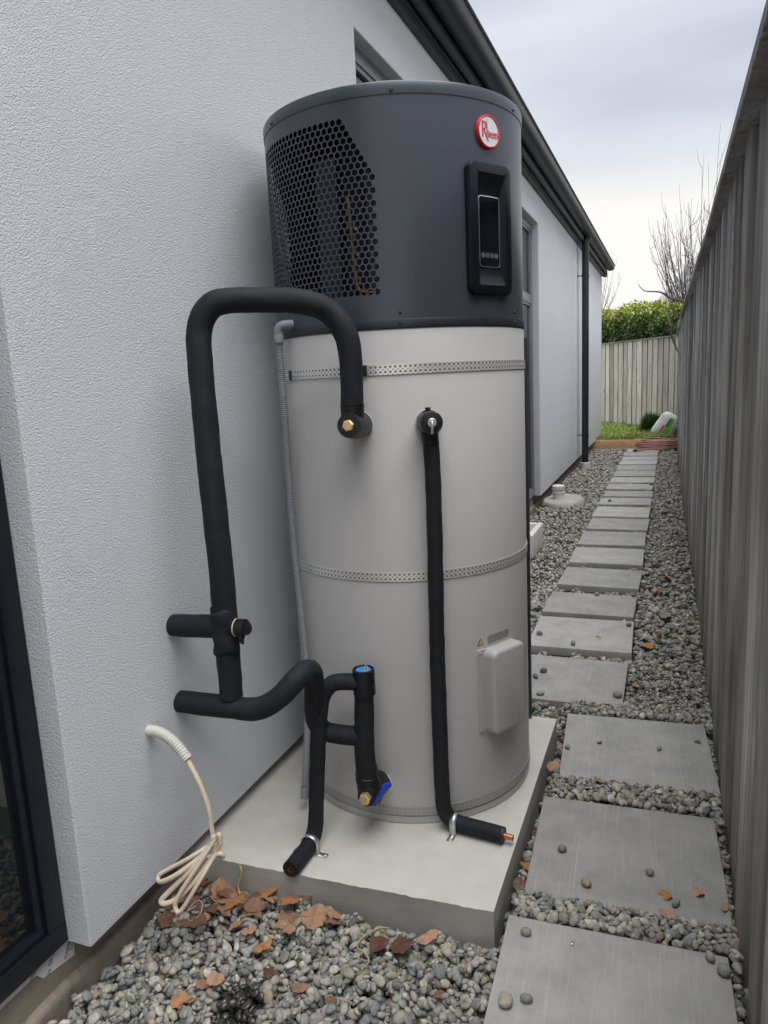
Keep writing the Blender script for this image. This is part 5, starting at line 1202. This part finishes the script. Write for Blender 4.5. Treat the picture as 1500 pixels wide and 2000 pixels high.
for k, (x, y, s_, kd, m, cu, ti, lab) in enumerate(LEAVES):
    cu *= 0.6; ti *= 0.75; s_ *= 1.08 if kd == 'rag' else 1.2; me = leaf_mesh(kd, k * 3 + 1, cu); me.materials.append(LM_[m]); o = bpy.data.objects.new('fallen_leaf', me); COL.objects.link(o)
    ang = (k * 2.399) % 6.283
    o.scale = (s_, s_, s_); o.rotation_euler = Euler((ti * math.cos(ang), ti * math.sin(ang), ang))
    o.location = (x, y, (0.010 * (lab == PILE)) * ((k * .37) % 1) + top_at(x, y, s_) + s_ * (0.16 * abs(ti)) + (0.001 if not on_paver(x, y) else 0.10 * s_))
    tag(o, lab, 'leaf', 'fallen autumn leaves')
STN = [(-0.271, 1.424, .013, .009, .008, 1, 'grey pebble on the rear left corner of front paver'), (-0.277, 1.231, .019, .013, .010, 4, 'large pale oblong stone on the front paver'),
 (-0.239, 1.247, .012, .010, .008, 0, 'round grey pebble beside large pale stone on front paver'), (0.100, 1.470, .013, .009, .009, 2, 'tan pebble on the rear edge of front paver'),
 (0.126, 1.437, .014, .013, .011, 8, 'round blue grey pebble at right of front paver'), (-0.164, 1.626, .014, .010, .008, 5, 'brownish pebble at front of second paver'),
 (-0.237, 1.738, .011, .011, .008, 0, 'dark grey pebble at left of second paver'), (-0.022, 1.710, .010, .009, .008, 8, 'small grey pebble mid right of second paver'),
 (0.036, 1.615, .012, .008, .007, 0, 'grey pebble beside curled leaf on second paver'), (-0.290, 2.277, .009, .008, .007, 1, 'small pebble on the left edge of third paver'),
 (-0.010, 2.348, .013, .006, .006, 8, 'long thin grey pebble on right half of third paver'), (-0.351, 4.008, .013, .011, .010, 0, 'pebble on the rear of the sixth paver'),
 (-0.164, 4.030, .018, .012, .010, 3, 'dark pebble at right corner of sixth paver'), (-0.550, 3.322, .014, .011, .010, 0, 'grey pebble at left of fifth paver'),
 (-0.384, 3.226, .013, .011, .011, 9, 'pale pebble at front of fifth paver'), (-0.462, 2.879, .014, .012, .011, 6, 'dark round pebble on left of fourth paver, rear one of the pair'),
 (-0.485, 2.817, .016, .010, .009, 6, 'dark flat pebble on left of fourth paver, front one of the pair'), (-0.440, 2.662, .017, .010, .008, 8, 'grey pebble on front edge of the fourth paver'),
 (-0.160, 2.719, .019, .014, .011, 1, 'grey pebble overhanging right edge of fourth paver'), (-0.503, 7.00, .016, .014, .012, 6, 'dark pebble on a far paver beside the drain riser'), (-0.162, 8.05, .02, .016, .014, 6, 'dark pebble at right of a paver far along path'), (-0.163, 3.54, .015, .012, .010, 3, 'blue grey pebble at the rear right corner of fifth paver')]
for k, (x, y, a, b, c, ci, lab) in enumerate(STN):
    o = stone('loose_pebble', None, (x, y, c * .92 + .001), (a, b, c), (0, 0, k * 1.7), ci, k); tag(o, lab, 'pebble', 'loose pebbles on the pavers')
# tiny litter: a screw on the front paver
scw = lathe('dropped_screw', [(0, 0), (.004, .0005), (.0045, .003), (.002, .004), (.0016, .010), (0, .011)], (-0.173, 1.425, 0.001), M_ZINC, None, seg=12); tag(scw, 'tiny shiny screw lying on the rear of front paver', 'screw')

# ================================================================== planting
def blades_mesh(B, seed=0):
    """B: list of (base, tip, width, bend) -> 2-segment blades"""
    V, F, A = [], [], []; lr = np.random.default_rng(seed)
    for (b, t, w, bend) in B:
        b, t = Vector(b), Vector(t); d = (t - b); sd = Vector((-d.y, d.x, 0)); 
        if sd.length < 1e-6: sd = Vector((1, 0, 0))
        sd = sd.normalized() * w; mid = b.lerp(t, .55) + Vector((0, 0, bend)); k = len(V)
        V += [b - sd, b + sd, mid + sd * .8, mid - sd * .8, t]; F += [(k, k + 1, k + 2, k + 3), (k + 3, k + 2, k + 4)]; A += [lr.random()] * 5
    me = pyd(V, F); at_ = me.attributes.new('lv', 'FLOAT', 'POINT'); at_.data.foreach_set('value', np.array(A, np.float32)); return me
B = []
for i in range(15000):
    x = random.uniform(-1.6, 0.10); y = 12.06 + 5.2 * random.random() ** 1.6
    cl = mnoise.noise(Vector((x * 3.2, y * 2.2, 0)))
    if cl < -0.22 and random.random() < .75: continue
    hgt = (0.035 + 0.05 * max(0, cl + .25)) * random.uniform(.5, 1.5); a = random.uniform(0, 6.283); z = lawn_z(x, y)
    B.append(((x, y, z - .004), (x + hgt * .7 * math.cos(a), y + hgt * .7 * math.sin(a), z + hgt), random.uniform(.0022, .005), hgt * .15))
gr = link('grass', blades_mesh(B, 1), M_GRASS); tag(gr, 'short patchy green grass growing beyond the timber edging', 'grass', kind='stuff')
tu = empty('grass_tussock', (-0.29, 13.7, .06)); tag(tu, 'round dark green grass tussock against the far fence', 'plant')
B = []
for i in range(3600):
    a = random.uniform(0, 6.283); el = math.acos(random.uniform(0.02, 1)); r = random.uniform(.18, .255); b = Vector((-0.29 + .05 * math.cos(a), 13.7 + .05 * math.sin(a), .05))
    d = Vector((math.sin(el) * math.cos(a), math.sin(el) * math.sin(a), math.cos(el)))
    s0 = b + Vector((d.x * .6, d.y * .6, d.z * 1.35)) * r * random.uniform(.3, .75); t = b + Vector((d.x * 1.02, d.y * 1.02, d.z * 1.7)) * r + Vector((random.gauss(0, .02), random.gauss(0, .02), -.035 * math.sin(el) + random.gauss(0, .015)))
    B.append((s0, t, .0042, .02))
ob = link('tussock_blades', blades_mesh(B, 2), M_TUSS, tu); tag(ob, kind='stuff')
# hedge behind the far fence
hg = empty('evergreen_hedge', (-0.6, 17.5, 0)); tag(hg, 'dense bright evergreen hedge rising behind the far pale fence', 'hedge')
V, F, A_ = [], [], []; lr = np.random.default_rng(11)
Tn, Nf = Vector((T.x, T.y, 0)), Vector((Nn.x, Nn.y, 0))
if Nf.y < 0: Nf = -Nf
NL = 26000
for i in range(NL):
    s = lr.uniform(-.9, 7.5); ztop = 2.42 + 0.13 * mnoise.noise(Vector((s * 1.8, 3, 0))) + .09 * mnoise.noise(Vector((s * 5.5, 3, 0))) + 0.045 * s * 0.5
    z = 1.35 + (ztop - 1.35) * lr.random() ** .8; dep = 0.10 + 0.11 * mnoise.noise(Vector((s * 2.2, z * 2.6, 7))) + abs(lr.normal(0, .12)) + (0.25 * lr.random() if z > ztop - .12 else 0)
    if lr.random() < .10: dep -= 0.07
    c = Vector((A.x, A.y, 0)) + Tn * s + Nf * (0.10 + dep); c.z = z + (lr.random() * .09 if lr.random() < .12 and z > ztop - .1 else 0)
    L_ = lr.uniform(.05, .105); nrm = (Vector((lr.normal(0, .5), lr.normal(0, .5), lr.normal(.35, .5))) - Nf * .7).normalized()
    ax = nrm.cross(Vector((lr.normal(), lr.normal(), lr.normal()))).normalized(); ay = nrm.cross(ax)
    k = len(V); w = L_ * .46
    V += [c - ax * L_ * .5, c + ay * w * .5 + nrm * .004, c + ax * L_ * .5 - nrm * .008, c - ay * w * .5 + nrm * .004]; F.append((k, k + 1, k + 2, k + 3))
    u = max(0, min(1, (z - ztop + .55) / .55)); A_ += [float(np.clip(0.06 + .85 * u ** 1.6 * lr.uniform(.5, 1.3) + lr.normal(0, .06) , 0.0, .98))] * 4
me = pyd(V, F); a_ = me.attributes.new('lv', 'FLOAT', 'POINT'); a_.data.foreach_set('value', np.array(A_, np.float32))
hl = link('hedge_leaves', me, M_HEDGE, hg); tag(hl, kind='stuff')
p0 = Vector((A.x, A.y, 0)) + Nf * .5
for i in range(16):
    q = p0 + Tn * (-.5 + i * .5) + Nf * random.uniform(-.05, .2)
    tube('stem', [(q.x, q.y, -.1), (q.x + random.gauss(0, .04), q.y, 1.2), (q.x + random.gauss(0, .1), q.y, 2.25)], [.025, .02, .006], M_BARK, hg, seg=8, step=.3)
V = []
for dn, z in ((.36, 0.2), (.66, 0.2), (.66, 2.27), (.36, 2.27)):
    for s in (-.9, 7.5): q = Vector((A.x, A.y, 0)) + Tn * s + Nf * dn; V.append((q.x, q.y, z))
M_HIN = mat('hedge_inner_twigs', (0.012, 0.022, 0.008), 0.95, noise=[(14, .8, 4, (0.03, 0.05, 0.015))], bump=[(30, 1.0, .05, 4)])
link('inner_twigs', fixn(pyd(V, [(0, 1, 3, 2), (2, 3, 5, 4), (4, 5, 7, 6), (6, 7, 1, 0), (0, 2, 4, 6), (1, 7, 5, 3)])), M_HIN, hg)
# bare pruned tree behind the right fence
bt = empty('bare_tree', (0.62, 9.4, -0.1)); tag(bt, 'leafless tree with upright whippy shoots showing above right fence', 'tree')
tube('trunk', [(0.62, 9.4, -.12), (0.60, 9.38, .8), (0.52, 9.3, 1.45), (0.42, 9.22, 1.78)], [.075, .06, .05, .036], M_BARK, bt, seg=14, step=.1)
def shoots(parent, start, tip, r, seed, nside, m=M_BARK, name='branch', sag=.12):
    lr = random.Random(seed); s, t = Vector(start), Vector(tip); L_ = (t - s).length; pts = []
    off = Vector((lr.uniform(-1, 1) * sag * L_ * .35, lr.uniform(-1, 1) * .1, -sag * L_))
    for i in range(7):
        u = i / 6; p = s.lerp(t, u) + off * math.sin(math.pi * u) * (1 if i not in (0, 6) else 0) + Vector((lr.gauss(0, .006), lr.gauss(0, .02), lr.gauss(0, .005))) * (L_ * .6); pts.append(p)
    o = tube(name, [tuple(p) for p in pts], [r * (1 - .78 * i / 6) for i in range(7)], m, parent, seg=6, step=.12, caps=False)
    for k in range(nside):
        i = lr.randint(1, 5); b = pts[i].lerp(pts[i + 1], lr.random()); ln_ = L_ * lr.uniform(.16, .36); d = Vector((lr.uniform(-.55, .45), lr.uniform(-.4, .4), lr.uniform(.55, 1.0))).normalized()
        e = b + d * ln_; mid = b.lerp(e, .5) + Vector((d.x * .05, 0, -.035))
        tw = tube_mesh([tuple(b), tuple(mid), tuple(e)], [r * .42, r * .30, r * .13], seg=5, step=.08, caps=False)
        oo = bpy.data.objects.new('twig', tw); COL.objects.link(oo); tw.materials.append(m); oo.parent = o; oo.matrix_parent_inverse = Matrix.Translation(-parent_origin(parent)) if False else Matrix.Identity(4)
        oo.matrix_parent_inverse = Matrix.Identity(4)
    return o
KN = [(0.42, 9.22, 1.78), (0.20, 9.18, 1.90), (-0.02, 9.15, 1.96), (0.33, 9.3, 1.95)]
tube('branch', [KN[0], (0.30, 9.2, 1.86), KN[1], (0.08, 9.16, 1.93), KN[2], (-0.12, 9.12, 2.03), (-0.30, 9.1, 2.06), (-0.36, 9.1, 2.14)], [.03, .026, .022, .019, .016, .010, .006, .003], M_BARK, bt, seg=10, step=.06)
tube('branch', [KN[0], KN[3], (0.42, 9.35, 2.15)], [.03, .024, .016], M_BARK, bt, seg=10, step=.06)
tips = [(-0.089, 9.2, 2.971), (-0.03, 9.2, 2.78), (0.07, 9.2, 2.898), (0.147, 9.2, 2.968), (0.20, 9.25, 2.80), (0.267, 9.2, 3.321), (0.332, 9.2, 3.337), (0.446, 9.2, 3.72), (-0.254, 9.2, 2.554), (-0.217, 9.2, 2.66), (0.019, 9.2, 2.85), (0.40, 9.2, 3.094), (0.23, 9.2, 2.772), (0.558, 9.2, 2.891), (-0.15, 9.1, 2.70), (0.12, 9.1, 2.60), (0.30, 9.3, 2.70), (0.49, 9.3, 3.0), (-0.05, 9.3, 2.55), (0.36, 9.1, 2.62), (0.62, 9.3, 3.15), (-0.18, 9.25, 2.42), (0.17, 9.3, 2.50), (-0.10, 9.2, 2.60), (0.05, 9.25, 2.70), (0.52, 9.25, 2.60)]
lrt = random.Random(77)
tips += [(lrt.uniform(-.24, .5), 9.2 + lrt.uniform(-.12, .12), 0) for _ in range(34)]
tips = [t if t[2] else (t[0], t[1], 2.30 + .55 * max(0, t[0] + .2) + lrt.uniform(0, .55)) for t in tips]
for k, t in enumerate(tips):
    st = (0.08, 9.17, 1.92) if t[0] < 0.0 else (0.22, 9.18, 1.89) if t[0] < .2 else KN[3]
    st = (st[0] + random.uniform(-.12, .12), st[1], st[2] + random.uniform(-.02, .03))
    shoots(bt, st, t, random.uniform(.0042, .007), 100 + k, 3 if k % 2 else 2, sag=.055)
shoots(bt, (-0.02, 9.1, 1.95), (-0.035, 9.08, 1.60), .008, 300, 2, sag=.05); shoots(bt, (-0.035, 9.08, 1.62), (0.10, 9.05, 1.30), .009, 301, 0, sag=.03)
for k in range(5): shoots(bt, (-0.05 + .012 * k, 9.08, 1.80 - .05 * k), (0.00 + .02 * k, 9.06, 1.60 - .06 * k), .010, 310 + k, 1, m=M_BARK, sag=.1)
# distant thin tree left of the sack, above the hedge
dt = empty('distant_tree', (-2.6, 30, 0)); tag(dt, 'faint thin leafless tree beside the end of the house', 'tree')
tube('trunk', [(-2.75, 30, -.1), (-2.7, 30, 1.8), (-2.6, 30, 3.0)], [.10, .08, .05], M_BARKP, dt, seg=8, step=.5)
for k, t in enumerate([(-2.35, 30, 4.6), (-2.05, 30, 4.9), (-1.8, 30, 4.5), (-2.15, 30, 4.2), (-2.5, 30, 4.9), (-1.95, 30, 4.0), (-2.25, 30, 4.75)]):
    shoots(dt, (-2.6, 30, 2.9), t, .018, 400 + k, 5, m=M_BARKP, sag=.06)
# neighbouring house roof beyond
nh = empty('neighbour_house', (2.4, 40, 0)); tag(nh, 'distant house with grey roof glimpsed through the bare tree', 'house')
box('wall', (-0.2, 38.5, -.2), (7, 46, 3.9), M_FARWALL, nh)
link('roof', fixn(pyd([(-1.0, 38, 3.85), (7.5, 38, 3.85), (7.5, 42.2, 7.2), (1.6, 42.2, 7.2), (-1.0, 46.5, 3.85), (7.5, 46.5, 3.85)], [(0, 1, 2, 3), (0, 3, 4), (4, 3, 2, 5), (1, 5, 2), (0, 4, 5, 1)])), M_TILE, nh)
